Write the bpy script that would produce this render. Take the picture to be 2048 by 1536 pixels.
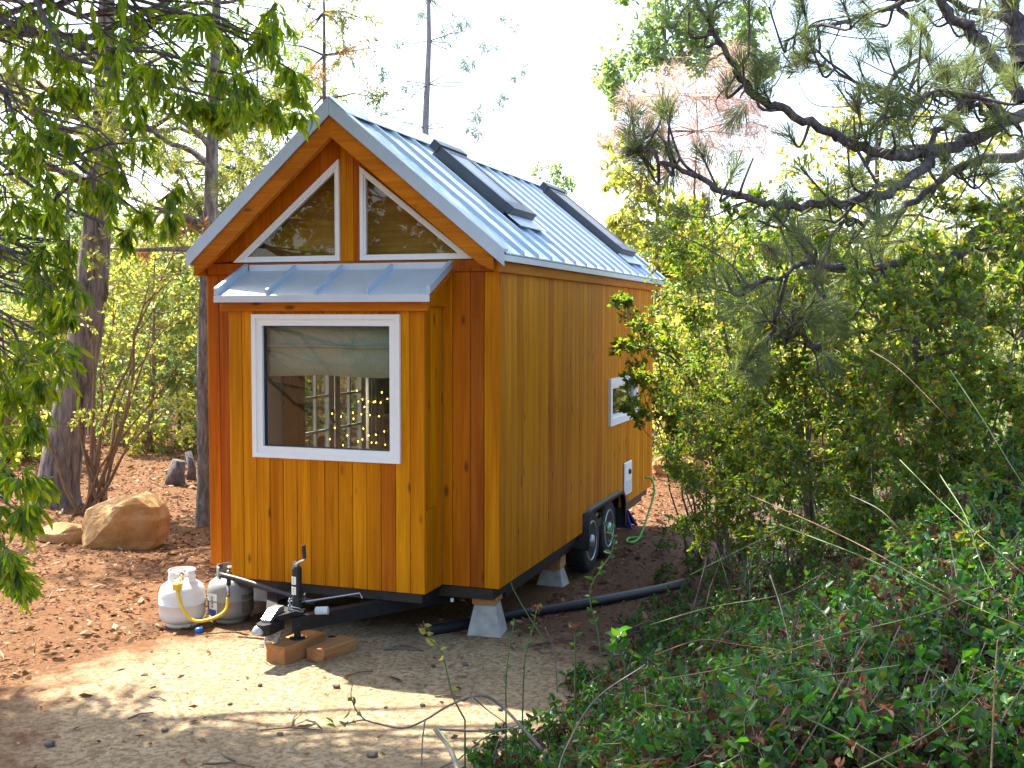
import bpy, math, random
import numpy as np
from mathutils import Vector, Matrix

for o in list(bpy.data.objects):
    bpy.data.objects.remove(o)
scene = bpy.context.scene
COL = scene.collection
rng = np.random.default_rng(7)
random.seed(7)
R_ = math.radians

# ------------------------------------------------------------------ camera
GZ = 0.36                                   # siding bottom above the ground at the drawbar
CAM = np.array([5.1235, -7.4421, 1.9554 + GZ])
YAW, PITCH, ROLL, FPX = 0.3335, -0.0582, 0.0023, 2206.74    # focal length for a 2048 px wide picture
fw = np.array([-math.sin(YAW) * math.cos(PITCH), math.cos(YAW) * math.cos(PITCH), math.sin(PITCH)])
rt = np.cross(fw, [0, 0, 1]); rt /= np.linalg.norm(rt)
up = np.cross(rt, fw)
rt, up = math.cos(ROLL) * rt + math.sin(ROLL) * up, -math.sin(ROLL) * rt + math.cos(ROLL) * up
cam_data = bpy.data.cameras.new('camera')
cam = bpy.data.objects.new('camera', cam_data)
COL.objects.link(cam)
m = Matrix.Identity(4)
for i in range(3):
    m[i][0], m[i][1], m[i][2], m[i][3] = rt[i], up[i], -fw[i], CAM[i]
cam.matrix_world = m
cam_data.sensor_width = 36
cam_data.lens = FPX / 2048 * 36
cam_data.clip_end = 600
scene.camera = cam

# ------------------------------------------------------------------ world and sun
SUN_AZ, SUN_EL = 62, 56                      # azimuth measured from +Y towards -X
world = bpy.data.worlds.new('World'); scene.world = world
world.use_nodes = True
wn = world.node_tree
sky = wn.nodes.new('ShaderNodeTexSky')
sky.sky_type = 'NISHITA'; sky.sun_disc = False
sky.sun_elevation = R_(SUN_EL); sky.sun_rotation = R_(-SUN_AZ)
sky.air_density = 1.0; sky.dust_density = 2.5; sky.ozone_density = 1.0
bg = wn.nodes['Background']
bg.inputs['Strength'].default_value = 0.15
wn.links.new(sky.outputs[0], bg.inputs['Color'])
sun = bpy.data.lights.new('sun', 'SUN')
sun.energy = 5.0; sun.angle = R_(0.55); sun.color = (1.0, 0.93, 0.80)
sun_o = bpy.data.objects.new('sun', sun); COL.objects.link(sun_o)
sdir = Vector((-math.sin(R_(SUN_AZ)) * math.cos(R_(SUN_EL)), math.cos(R_(SUN_AZ)) * math.cos(R_(SUN_EL)), math.sin(R_(SUN_EL))))
sun_o.rotation_euler = (-sdir).to_track_quat('-Z', 'Y').to_euler()
sun_o.location = (-20, 12, 30)
scene.view_settings.view_transform = 'Standard'
scene.view_settings.look = 'None'
scene.view_settings.exposure = 1.95
scene.view_settings.gamma = 1.0
scene.view_settings.use_curve_mapping = False
scene.render.engine = 'CYCLES'
scene.cycles.max_bounces = 7
scene.cycles.diffuse_bounces = 4
scene.cycles.glossy_bounces = 3
scene.cycles.transmission_bounces = 4
scene.cycles.transparent_max_bounces = 10

# ------------------------------------------------------------------ pixel helpers (2048 x 1536 picture)
def ray(u, v):
    d = fw + rt * (u - 1024) / FPX - up * (v - 768) / FPX
    return d
def at(u, v, depth):
    return CAM + ray(u, v) * depth
def smooth(a, b, x):
    t = np.clip((np.asarray(x, float) - a) / (b - a), 0, 1)
    return t * t * (3 - 2 * t)
def ground_z(x, y):
    x = np.asarray(x, float); y = np.asarray(y, float)
    z = -0.10 * smooth(0.0, 3.2, y)
    z = z + 0.75 * smooth(-3.4, -6.6, y)                       # rise towards the viewer
    z = z + 0.35 * smooth(3.3, 6.5, x) * smooth(2.5, -2.5, y)   # low bank under the thicket
    z = z + 0.5 * smooth(12, 40, y) + 0.25 * smooth(-3, -9, x)
    z = z + 0.012 * np.sin(x * 2.3 + 1.1 * np.sin(y * 1.7)) + 0.010 * np.sin(y * 3.1 + x * 1.3)
    return z
def on_ground(u, v):
    d = ray(u, v); t = 8.0
    for _ in range(60):
        p = CAM + d * t
        t -= (p[2] - float(ground_z(p[0], p[1]))) / d[2] * 0.8 if d[2] < 0 else 0
        t = max(0.5, min(t, 200))
    p = CAM + d * t
    return np.array([p[0], p[1], float(ground_z(p[0], p[1]))])

# ------------------------------------------------------------------ materials
def nodes_of(name):
    mt = bpy.data.materials.new(name); mt.use_nodes = True
    nt = mt.node_tree
    return mt, nt, nt.nodes['Principled BSDF']
def N(nt, kind, **kw):
    n = nt.nodes.new(kind)
    for k, v in kw.items():
        if k in n.inputs: n.inputs[k].default_value = v
        else: setattr(n, k, v)
    return n
def ramp(nt, fac, stops, interp='LINEAR'):
    r = nt.nodes.new('ShaderNodeValToRGB'); r.color_ramp.interpolation = interp
    el = r.color_ramp.elements
    while len(el) < len(stops): el.new(0.5)
    for e, (p, c) in zip(el, stops):
        e.position = p; e.color = (*c, 1) if len(c) == 3 else c
    if fac is not None: nt.links.new(fac, r.inputs[0])
    return r
def mixc(nt, fac, a, b, mode='MIX'):
    n = nt.nodes.new('ShaderNodeMix'); n.data_type = 'RGBA'; n.blend_type = mode
    for sock, val in ((n.inputs[0], fac), (n.inputs[6], a), (n.inputs[7], b)):
        if isinstance(val, bpy.types.NodeSocket): nt.links.new(val, sock)
        elif isinstance(val, (int, float)): sock.default_value = val
        else: sock.default_value = (*val, 1) if len(val) == 3 else val
    return n.outputs[2]
def bump(nt, bsdf, h, strength=0.3, dist=0.01):
    b = N(nt, 'ShaderNodeBump', Strength=strength, Distance=dist)
    nt.links.new(h, b.inputs['Height']); nt.links.new(b.outputs[0], bsdf.inputs['Normal'])
def plain(name, col, rough=0.6, metal=0.0, var=0.12, scale=20, bmp=0.0, spec=0.5):
    mt, nt, b = nodes_of(name)
    tc = N(nt, 'ShaderNodeTexCoord'); nz = N(nt, 'ShaderNodeTexNoise', Scale=scale, Detail=5.0)
    nt.links.new(tc.outputs['Object'], nz.inputs['Vector'])
    lo = tuple(max(0, c * (1 - var)) for c in col); hi = tuple(min(1, c * (1 + var)) for c in col)
    r = ramp(nt, nz.outputs[0], [(0.3, lo), (0.7, hi)])
    nt.links.new(r.outputs[0], b.inputs['Base Color'])
    b.inputs['Roughness'].default_value = rough; b.inputs['Metallic'].default_value = metal
    b.inputs['Specular IOR Level'].default_value = spec
    if bmp: bump(nt, b, nz.outputs[0], bmp, 0.01)
    return mt
def wood(name, stops, rough=0.45, axis=2, knot=True, coat=0.0, spread=1.0):
    """planed boards: long grain along one local axis, a tone of its own for every board, sparse knots"""
    mt, nt, b = nodes_of(name)
    tc = N(nt, 'ShaderNodeTexCoord'); oi = N(nt, 'ShaderNodeObjectInfo')
    off = N(nt, 'ShaderNodeVectorMath', operation='SCALE'); off.inputs[0].default_value = (13.1, 7.7, 29.3)
    nt.links.new(oi.outputs['Random'], off.inputs['Scale'])
    add = N(nt, 'ShaderNodeVectorMath', operation='ADD')
    nt.links.new(tc.outputs['Object'], add.inputs[0]); nt.links.new(off.outputs[0], add.inputs[1])
    sc = [42.0, 42.0, 42.0]; sc[axis] = 1.3
    mp = N(nt, 'ShaderNodeMapping'); mp.inputs['Scale'].default_value = sc
    nt.links.new(add.outputs[0], mp.inputs['Vector'])
    g1 = N(nt, 'ShaderNodeTexNoise', Scale=1.0, Detail=6.0, Roughness=0.62, Distortion=0.6)
    nt.links.new(mp.outputs[0], g1.inputs['Vector'])
    sc2 = [6.0, 6.0, 6.0]; sc2[axis] = 0.55
    mp2 = N(nt, 'ShaderNodeMapping'); mp2.inputs['Scale'].default_value = sc2
    nt.links.new(add.outputs[0], mp2.inputs['Vector'])
    g2 = N(nt, 'ShaderNodeTexNoise', Scale=1.0, Detail=3.0)
    nt.links.new(mp2.outputs[0], g2.inputs['Vector'])
    tone = ramp(nt, oi.outputs['Random'], stops, 'LINEAR')
    dark = mixc(nt, 1.0, tone.outputs[0], (0.76, 0.64, 0.5), 'MULTIPLY')
    gr = ramp(nt, g1.outputs[0], [(0.38, (0, 0, 0)), (0.66, (1, 1, 1))])
    c1 = mixc(nt, gr.outputs[0], dark, tone.outputs[0])
    g2r = ramp(nt, g2.outputs[0], [(0.35, (0.80, 0.72, 0.66)), (0.65, (1.08, 1.05, 1.0))])
    c2 = mixc(nt, 1.0, c1, g2r.outputs[0], 'MULTIPLY')
    if knot:
        sk = [8.5, 8.5, 8.5]; sk[axis] = 3.4
        mk = N(nt, 'ShaderNodeMapping'); mk.inputs['Scale'].default_value = sk
        nt.links.new(add.outputs[0], mk.inputs['Vector'])
        vo = N(nt, 'ShaderNodeTexVoronoi', Scale=1.0)
        nt.links.new(mk.outputs[0], vo.inputs['Vector'])
        wh = N(nt, 'ShaderNodeSeparateColor'); nt.links.new(vo.outputs['Color'], wh.inputs[0])
        lt = N(nt, 'ShaderNodeMath', operation='LESS_THAN'); lt.inputs[1].default_value = 0.5
        nt.links.new(wh.outputs[0], lt.inputs[0])
        kr = ramp(nt, vo.outputs['Distance'], [(0.08, (1, 1, 1)), (0.19, (0, 0, 0))])
        km = N(nt, 'ShaderNodeMath', operation='MULTIPLY')
        nt.links.new(lt.outputs[0], km.inputs[0]); nt.links.new(kr.outputs[0], km.inputs[1])
        km2 = N(nt, 'ShaderNodeMath', operation='MULTIPLY'); km2.inputs[1].default_value = 0.8
        nt.links.new(km.outputs[0], km2.inputs[0])
        c2 = mixc(nt, km2.outputs[0], c2, (0.09, 0.03, 0.008))
    nt.links.new(c2, b.inputs['Base Color'])
    b.inputs['Roughness'].default_value = rough
    b.inputs['Specular IOR Level'].default_value = 0.10; b.inputs['Coat Weight'].default_value = coat; b.inputs['Coat Roughness'].default_value = 0.35
    bump(nt, b, g1.outputs[0], 0.18, 0.004)
    return mt
def leaf_mat(name, cols, trans=0.5, tgain=(1.6, 1.5, 0.6), rough=0.42, spec=0.45):
    mt, nt, b = nodes_of(name)
    ge = N(nt, 'ShaderNodeNewGeometry')
    n = len(cols)
    rp = ramp(nt, ge.outputs['Random Per Island'], [(i / max(1, n - 1), c) for i, c in enumerate(cols)])
    nt.links.new(rp.outputs[0], b.inputs['Base Color'])
    b.inputs['Roughness'].default_value = rough; b.inputs['Specular IOR Level'].default_value = spec
    tr = N(nt, 'ShaderNodeBsdfTranslucent')
    tcol = mixc(nt, 1.0, rp.outputs[0], tgain, 'MULTIPLY')
    nt.links.new(tcol, tr.inputs['Color'])
    mx = N(nt, 'ShaderNodeMixShader'); mx.inputs[0].default_value = trans
    nt.links.new(b.outputs[0], mx.inputs[1]); nt.links.new(tr.outputs[0], mx.inputs[2])
    nt.links.new(mx.outputs[0], nt.nodes['Material Output'].inputs['Surface'])
    return mt
def bark(name, lo, hi, scale=(14, 14, 3), strength=0.9):
    mt, nt, b = nodes_of(name)
    tc = N(nt, 'ShaderNodeTexCoord'); mp = N(nt, 'ShaderNodeMapping'); mp.inputs['Scale'].default_value = scale
    nt.links.new(tc.outputs['Object'], mp.inputs['Vector'])
    nz = N(nt, 'ShaderNodeTexNoise', Scale=1.0, Detail=7.0, Roughness=0.65, Distortion=0.8)
    nt.links.new(mp.outputs[0], nz.inputs['Vector'])
    r = ramp(nt, nz.outputs[0], [(0.35, lo), (0.68, hi)])
    nt.links.new(r.outputs[0], b.inputs['Base Color'])
    b.inputs['Roughness'].default_value = 0.9
    bump(nt, b, nz.outputs[0], strength, 0.07)
    return mt
def glass_mat(name, tint=(0.93, 0.97, 0.95), ior=1.5, rough=0.0, gain=1.0):
    mt, nt, b = nodes_of(name); nt.nodes.remove(b)
    fr = N(nt, 'ShaderNodeFresnel', IOR=ior)
    tr = N(nt, 'ShaderNodeBsdfTransparent'); tr.inputs[0].default_value = (*tint, 1)
    gl = N(nt, 'ShaderNodeBsdfGlossy'); gl.inputs['Roughness'].default_value = rough
    mx = N(nt, 'ShaderNodeMixShader')
    ml = N(nt, 'ShaderNodeMath', operation='MULTIPLY'); ml.inputs[1].default_value = gain; ml.use_clamp = True
    nt.links.new(fr.outputs[0], ml.inputs[0]); nt.links.new(ml.outputs[0], mx.inputs[0])
    nt.links.new(tr.outputs[0], mx.inputs[1]); nt.links.new(gl.outputs[0], mx.inputs[2])
    nt.links.new(mx.outputs[0], nt.nodes['Material Output'].inputs['Surface'])
    return mt
def emis(name, col, s):
    mt, nt, b = nodes_of(name)
    b.inputs['Emission Color'].default_value = (*col, 1); b.inputs['Emission Strength'].default_value = s
    b.inputs['Base Color'].default_value = (*col, 1)
    return mt

M = {}
M['cedar'] = wood('cedar', [(0.0, (0.58, 0.215, 0.003)), (0.25, (0.65, 0.265, 0.004)), (0.5, (0.61, 0.225, 0.003)), (0.75, (0.68, 0.285, 0.004)), (1.0, (0.63, 0.245, 0.004))])
M['cedar_red'] = wood('cedar_red', [(0.0, (0.47, 0.135, 0.005)), (1.0, (0.53, 0.165, 0.006))])
M['cedar_dark'] = wood('cedar_dark', [(0.0, (0.38, 0.11, 0.010)), (1.0, (0.42, 0.125, 0.012))])
M['cedar_trim'] = wood('cedar_trim', [(0.0, (0.54, 0.195, 0.008)), (1.0, (0.60, 0.22, 0.010))], axis=1)
M['cedar_rake'] = wood('cedar_rake', [(0.0, (0.54, 0.19, 0.010)), (1.0, (0.60, 0.22, 0.012))], axis=0)
M['soffit'] = wood('soffit', [(0.0, (0.42, 0.12, 0.012)), (1.0, (0.46, 0.14, 0.014))], axis=1, knot=False)
M['plywood'] = wood('plywood', [(0.0, (0.72, 0.40, 0.11)), (1.0, (0.76, 0.43, 0.12))], axis=0, knot=False)
M['lumber'] = wood('lumber', [(0.0, (0.42, 0.22, 0.10)), (1.0, (0.55, 0.33, 0.17))], axis=1, rough=0.8)
M['metal'] = plain('galvanised_metal', (0.46, 0.57, 0.70), 0.45, 0.30, 0.05, 6)
M['metal_pale'] = plain('pale_metal', (0.58, 0.65, 0.74), 0.45, 0.35, 0.05, 5)
M['white'] = plain('white_vinyl', (0.80, 0.81, 0.82), 0.4, 0, 0.02, 6)
M['cream'] = plain('cream_paint', (0.82, 0.76, 0.64), 0.5, 0, 0.04, 6)
M['glass'] = glass_mat('window_glass', gain=0.75)
M['glass_sky'] = glass_mat('skylight_glass', (0.75, 0.78, 0.78), gain=0.8, rough=0.3)
M['graphite'] = plain('graphite_metal', (0.055, 0.065, 0.085), 0.45, 0.3, 0.08, 10)
M['black_steel'] = plain('black_steel', (0.016, 0.016, 0.018), 0.5, 0.2, 0.3, 25)
M['steel'] = plain('bare_steel', (0.42, 0.42, 0.44), 0.35, 0.9, 0.15, 30)
M['rubber'] = plain('rubber', (0.025, 0.024, 0.024), 0.85, 0, 0.3, 30)
M['rim'] = plain('wheel_steel', (0.42, 0.46, 0.50), 0.4, 0.7, 0.1, 20)
M['concrete'] = plain('concrete', (0.42, 0.41, 0.38), 0.9, 0, 0.22, 14, 0.4)
M['tank_white'] = plain('tank_white', (0.74, 0.74, 0.72), 0.45, 0, 0.05, 7)
M['tank_grey'] = plain('tank_grey', (0.24, 0.235, 0.225), 0.45, 0, 0.08, 7)
M['grime'] = plain('grime', (0.15, 0.115, 0.085), 0.9, 0, 0.3, 30)
M['yellow'] = plain('yellow_rubber', (0.72, 0.50, 0.02), 0.5, 0, 0.06, 12)
M['brass'] = plain('brass', (0.36, 0.27, 0.17), 0.4, 0.8, 0.2, 40)
M['black_plastic'] = plain('black_plastic', (0.018, 0.019, 0.024), 0.45, 0, 0.25, 20)
M['blue_plastic'] = plain('blue_plastic', (0.02, 0.16, 0.60), 0.35, 0, 0.05, 10)
M['pale_plastic'] = plain('pale_plastic', (0.50, 0.60, 0.66), 0.4, 0, 0.05, 10)
M['blue_paint'] = plain('blue_paint', (0.035, 0.03, 0.20), 0.45, 0.1, 0.15, 20)
M['hose_green'] = plain('green_hose', (0.10, 0.40, 0.06), 0.45, 0, 0.08, 20)
M['print_blue'] = plain('print_blue', (0.03, 0.08, 0.40), 0.5, 0, 0.03)
M['print_red'] = plain('print_red', (0.62, 0.07, 0.03), 0.5, 0, 0.03)
M['print_grey'] = plain('print_grey', (0.28, 0.28, 0.30), 0.5, 0, 0.03)
M['sticker'] = plain('white_sticker', (0.78, 0.78, 0.76), 0.4, 0, 0.02)
M['linen'] = plain('linen', (0.44, 0.44, 0.36), 0.95, 0, 0.08, 60, 0.15)
M['curtain'] = plain('brown_curtain', (0.42, 0.20, 0.07), 0.9, 0, 0.1, 40)
M['curtain_grey'] = plain('pale_curtain', (0.52, 0.50, 0.46), 0.9, 0, 0.06, 40)
M['room_wall'] = plain('room_wall', (0.80, 0.76, 0.68), 0.8, 0, 0.04, 5)
M['room_dark'] = plain('dark_cabinet', (0.035, 0.032, 0.035), 0.6, 0, 0.2, 5)
M['room_floor'] = plain('room_floor', (0.42, 0.28, 0.16), 0.6, 0, 0.2, 5)
M['bulb'] = emis('fairy_bulb', (1.0, 0.62, 0.06), 6.0)
M['wire'] = plain('thin_wire', (0.45, 0.40, 0.30), 0.5, 0.3, 0.1)
M['bark_pine'] = bark('pine_bark', (0.05, 0.04, 0.038), (0.32, 0.26, 0.23), (16, 16, 2.6), 1.0)
M['bark_grey'] = bark('grey_bark', (0.07, 0.058, 0.052), (0.27, 0.23, 0.20), (20, 20, 5))
M['bark_dark'] = bark('dark_bark', (0.05, 0.042, 0.044), (0.21, 0.18, 0.18), (25, 25, 8))
M['stem_tan'] = bark('tan_stem', (0.12, 0.07, 0.035), (0.26, 0.16, 0.09), (30, 30, 8), 0.4)
M['stem_green'] = plain('green_stem', (0.09, 0.13, 0.035), 0.6, 0, 0.2, 20)
M['stem_grey'] = plain('dead_stem', (0.15, 0.13, 0.11), 0.85, 0, 0.25, 25)
M['leaf_laurel'] = leaf_mat('laurel_leaf', [(0.04, 0.10, 0.016), (0.06, 0.13, 0.012), (0.085, 0.16, 0.010), (0.12, 0.18, 0.012), (0.045, 0.11, 0.02), (0.07, 0.14, 0.01)], 0.62, (5.2, 3.7, 0.5))
M['leaf_shrub'] = leaf_mat('shrub_leaf', [(0.055, 0.115, 0.024), (0.085, 0.16, 0.022), (0.05, 0.10, 0.03), (0.11, 0.18, 0.024), (0.07, 0.14, 0.026), (0.17, 0.12, 0.02), (0.08, 0.15, 0.028)], 0.5, (3.0, 2.6, 0.8))
M['leaf_vine'] = leaf_mat('vine_leaf', [(0.028, 0.085, 0.02), (0.07, 0.075, 0.018), (0.022, 0.08, 0.026), (0.05, 0.12, 0.014), (0.030, 0.125, 0.022), (0.045, 0.16, 0.018), (0.025, 0.10, 0.03), (0.055, 0.18, 0.022), (0.035, 0.13, 0.02), (0.09, 0.17, 0.015), (0.03, 0.11, 0.035)], 0.40, (2.0, 1.9, 0.6), 0.4)
M['leaf_bright'] = leaf_mat('bright_leaf', [(0.14, 0.18, 0.05), (0.19, 0.225, 0.06), (0.13, 0.17, 0.055), (0.23, 0.225, 0.085), (0.16, 0.20, 0.055)], 0.6, (3.0, 2.7, 1.3))
M['leaf_olive'] = leaf_mat('olive_leaf', [(0.10, 0.13, 0.03), (0.14, 0.17, 0.04), (0.08, 0.12, 0.04), (0.18, 0.17, 0.08)], 0.55, (2.9, 2.6, 1.3))
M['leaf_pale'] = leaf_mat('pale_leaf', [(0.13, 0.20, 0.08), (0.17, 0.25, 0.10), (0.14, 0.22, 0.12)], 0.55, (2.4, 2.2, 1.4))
M['bark_hazed'] = bark('hazed_bark', (0.22, 0.22, 0.23), (0.38, 0.37, 0.37), (20, 20, 5))  # distance haze put into the bark colour of the far trees
M['leaf_hazed'] = leaf_mat('hazed_blue_leaf', [(0.20, 0.27, 0.25), (0.24, 0.31, 0.29), (0.18, 0.24, 0.22)], 0.5, (1.8, 1.8, 1.6))  # haze fade painted into the far pine's pale leaf colour
M['leaf_rust'] = leaf_mat('rust_leaf', [(0.34, 0.16, 0.06), (0.22, 0.16, 0.05), (0.40, 0.20, 0.09), (0.14, 0.16, 0.05)], 0.5, (1.8, 1.5, 0.9))
M['leaf_pink'] = leaf_mat('pink_twig', [(0.58, 0.44, 0.39), (0.54, 0.38, 0.32), (0.62, 0.50, 0.46), (0.48, 0.42, 0.30)], 0.45, (1.4, 1.2, 1.1), 0.8)
M['needle'] = leaf_mat('pine_needle', [(0.10, 0.145, 0.075), (0.13, 0.175, 0.08), (0.16, 0.19, 0.085), (0.11, 0.16, 0.09)], 0.38, (2.0, 1.9, 1.0), 0.45)
M['needle_dead'] = leaf_mat('dead_needle', [(0.16, 0.11, 0.08), (0.22, 0.15, 0.10)], 0.3, (1.3, 1.1, 0.9), 0.8)
M['dry'] = leaf_mat('dry_flower', [(0.12, 0.045, 0.025), (0.17, 0.07, 0.035), (0.07, 0.035, 0.022), (0.10, 0.06, 0.04)], 0.3, (1.5, 1.2, 0.8), 0.9)
M['chip'] = leaf_mat('litter_chip', [(0.17, 0.074, 0.028), (0.26, 0.14, 0.06), (0.12, 0.054, 0.023), (0.42, 0.29, 0.17), (0.19, 0.085, 0.032), (0.09, 0.045, 0.024), (0.29, 0.17, 0.08)], 0.1, (1.2, 1.1, 0.9), 0.75, 0.25)
M['chip_dark'] = leaf_mat('dark_litter', [(0.10, 0.06, 0.045), (0.16, 0.09, 0.06), (0.20, 0.12, 0.08), (0.08, 0.055, 0.045), (0.28, 0.19, 0.13)], 0.1, (1.2, 1.1, 0.9), 0.8, 0.25)

def rock_material():
    mt, nt, b = nodes_of('sandstone')
    tc = N(nt, 'ShaderNodeTexCoord')
    nz = N(nt, 'ShaderNodeTexNoise', Scale=4.0, Detail=8.0, Roughness=0.65); nt.links.new(tc.outputs['Object'], nz.inputs['Vector'])
    r = ramp(nt, nz.outputs[0], [(0.3, (0.25, 0.13, 0.045)), (0.55, (0.40, 0.22, 0.075)), (0.75, (0.46, 0.33, 0.19))])
    nt.links.new(r.outputs[0], b.inputs['Base Color']); b.inputs['Roughness'].default_value = 0.9
    nz2 = N(nt, 'ShaderNodeTexNoise', Scale=22.0, Detail=6.0); nt.links.new(tc.outputs['Object'], nz2.inputs['Vector'])
    bump(nt, b, nz2.outputs[0], 0.5, 0.02)
    return mt
M['rock'] = rock_material()

def ground_material():
    mt, nt, b = nodes_of('earth')
    tc = N(nt, 'ShaderNodeTexCoord'); P = tc.outputs['Object']
    def noise(s, d=6.0, r=0.6):
        n = N(nt, 'ShaderNodeTexNoise', Scale=s, Detail=d, Roughness=r); nt.links.new(P, n.inputs['Vector']); return n.outputs[0]
    big, mid, fine, grit = noise(0.9), noise(4.0), noise(26.0), noise(130.0, 3.0)
    sx = N(nt, 'ShaderNodeSeparateXYZ'); nt.links.new(P, sx.inputs[0])
    # bare sandy patch round the drawbar, bark mulch everywhere else
    def dist(cx, cy, rx, ry):
        s = N(nt, 'ShaderNodeVectorMath', operation='SUBTRACT'); nt.links.new(P, s.inputs[0]); s.inputs[1].default_value = (cx, cy, 0)
        q = N(nt, 'ShaderNodeVectorMath', operation='MULTIPLY'); nt.links.new(s.outputs[0], q.inputs[0]); q.inputs[1].default_value = (1 / rx, 1 / ry, 0)
        l = N(nt, 'ShaderNodeVectorMath', operation='LENGTH'); nt.links.new(q.outputs[0], l.inputs[0]); return l.outputs['Value']
    d1 = dist(2.0, -1.6, 2.1, 2.0)
    ad = N(nt, 'ShaderNodeMath', operation='ADD'); nt.links.new(d1, ad.inputs[0])
    sc = N(nt, 'ShaderNodeMath', operation='MULTIPLY_ADD'); nt.links.new(mid, sc.inputs[0]); sc.inputs[1].default_value = 0.9; sc.inputs[2].default_value = -0.45
    nt.links.new(sc.outputs[0], ad.inputs[1])
    msk = ramp(nt, ad.outputs[0], [(0.72, (1, 1, 1)), (1.08, (0, 0, 0))])
    sand = ramp(nt, mid, [(0.3, (0.34, 0.25, 0.15)), (0.55, (0.46, 0.355, 0.22)), (0.75, (0.54, 0.43, 0.28))])
    sand2 = mixc(nt, ramp(nt, fine, [(0.40, (1, 1, 1)), (0.56, (0, 0, 0))]).outputs[0], sand.outputs[0], (0.27, 0.185, 0.105))
    mul = ramp(nt, fine, [(0.30, (0.07, 0.032, 0.015)), (0.5, (0.155, 0.072, 0.031)), (0.72, (0.27, 0.15, 0.075))])
    mul2 = mixc(nt, ramp(nt, big, [(0.35, (0, 0, 0)), (0.7, (1, 1, 1))]).outputs[0], mul.outputs[0], (0.18, 0.09, 0.040))
    # darker soil on the viewer's right of the house
    dk = N(nt, 'ShaderNodeMapRange'); nt.links.new(sx.outputs[0], dk.inputs[0]); dk.inputs[1].default_value = 2.2; dk.inputs[2].default_value = 3.4
    soil = ramp(nt, fine, [(0.35, (0.10, 0.065, 0.05)), (0.7, (0.20, 0.135, 0.10))])
    mul3 = mixc(nt, dk.outputs[0], mul2, soil.outputs[0])
    col = mixc(nt, msk.outputs[0], mul3, sand2)
    c2 = mixc(nt, ramp(nt, grit, [(0.36, (1, 1, 1)), (0.5, (0, 0, 0))]).outputs[0], col, mixc(nt, 1.0, col, (0.62, 0.56, 0.52), 'MULTIPLY'))
    nt.links.new(c2, b.inputs['Base Color']); b.inputs['Roughness'].default_value = 0.95
    b.inputs['Specular IOR Level'].default_value = 0.15
    hh = N(nt, 'ShaderNodeMath', operation='ADD'); nt.links.new(fine, hh.inputs[0]); nt.links.new(grit, hh.inputs[1])
    bump(nt, b, hh.outputs[0], 0.7, 0.025)
    return mt
M['ground'] = ground_material()

# ------------------------------------------------------------------ mesh helpers
def link(name, me, mat, parent=None, smooth_=False, loc=None, rot=None):
    if mat is not None: me.materials.append(M[mat] if isinstance(mat, str) else mat)
    o = bpy.data.objects.new(name, me); COL.objects.link(o)
    if parent is not None: o.parent = parent
    if loc is not None: o.location = loc
    if rot is not None: o.rotation_euler = rot
    if smooth_:
        me.polygons.foreach_set('use_smooth', np.ones(len(me.polygons), bool))
    return o
def tag(o, label=None, cat=None, group=None, kind=None):
    if label: o['label'] = label
    if cat: o['category'] = cat
    if group: o['group'] = group
    if kind: o['kind'] = kind
    return o
def thing(name, label, cat, loc=(0, 0, 0), rz=0.0, group=None):
    o = bpy.data.objects.new(name, None); COL.objects.link(o)
    o.empty_display_size = 0.1
    o.location = loc; o.rotation_euler = (0, 0, rz)
    return tag(o, label, cat, group)
def np_mesh(name, V, faces):
    """V (n,3); faces: list of int arrays (m,k)"""
    me = bpy.data.meshes.new(name)
    V = np.asarray(V, np.float32)
    loops = np.concatenate([f.reshape(-1) for f in faces]).astype(np.int32)
    tot = np.concatenate([np.full(len(f), f.shape[1]) for f in faces]).astype(np.int32)
    st = np.concatenate([[0], np.cumsum(tot)[:-1]]).astype(np.int32)
    me.vertices.add(len(V)); me.vertices.foreach_set('co', V.reshape(-1))
    me.loops.add(len(loops)); me.loops.foreach_set('vertex_index', loops)
    me.polygons.add(len(tot)); me.polygons.foreach_set('loop_start', st); me.polygons.foreach_set('loop_total', tot)
    me.update(calc_edges=True)
    return me
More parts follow.
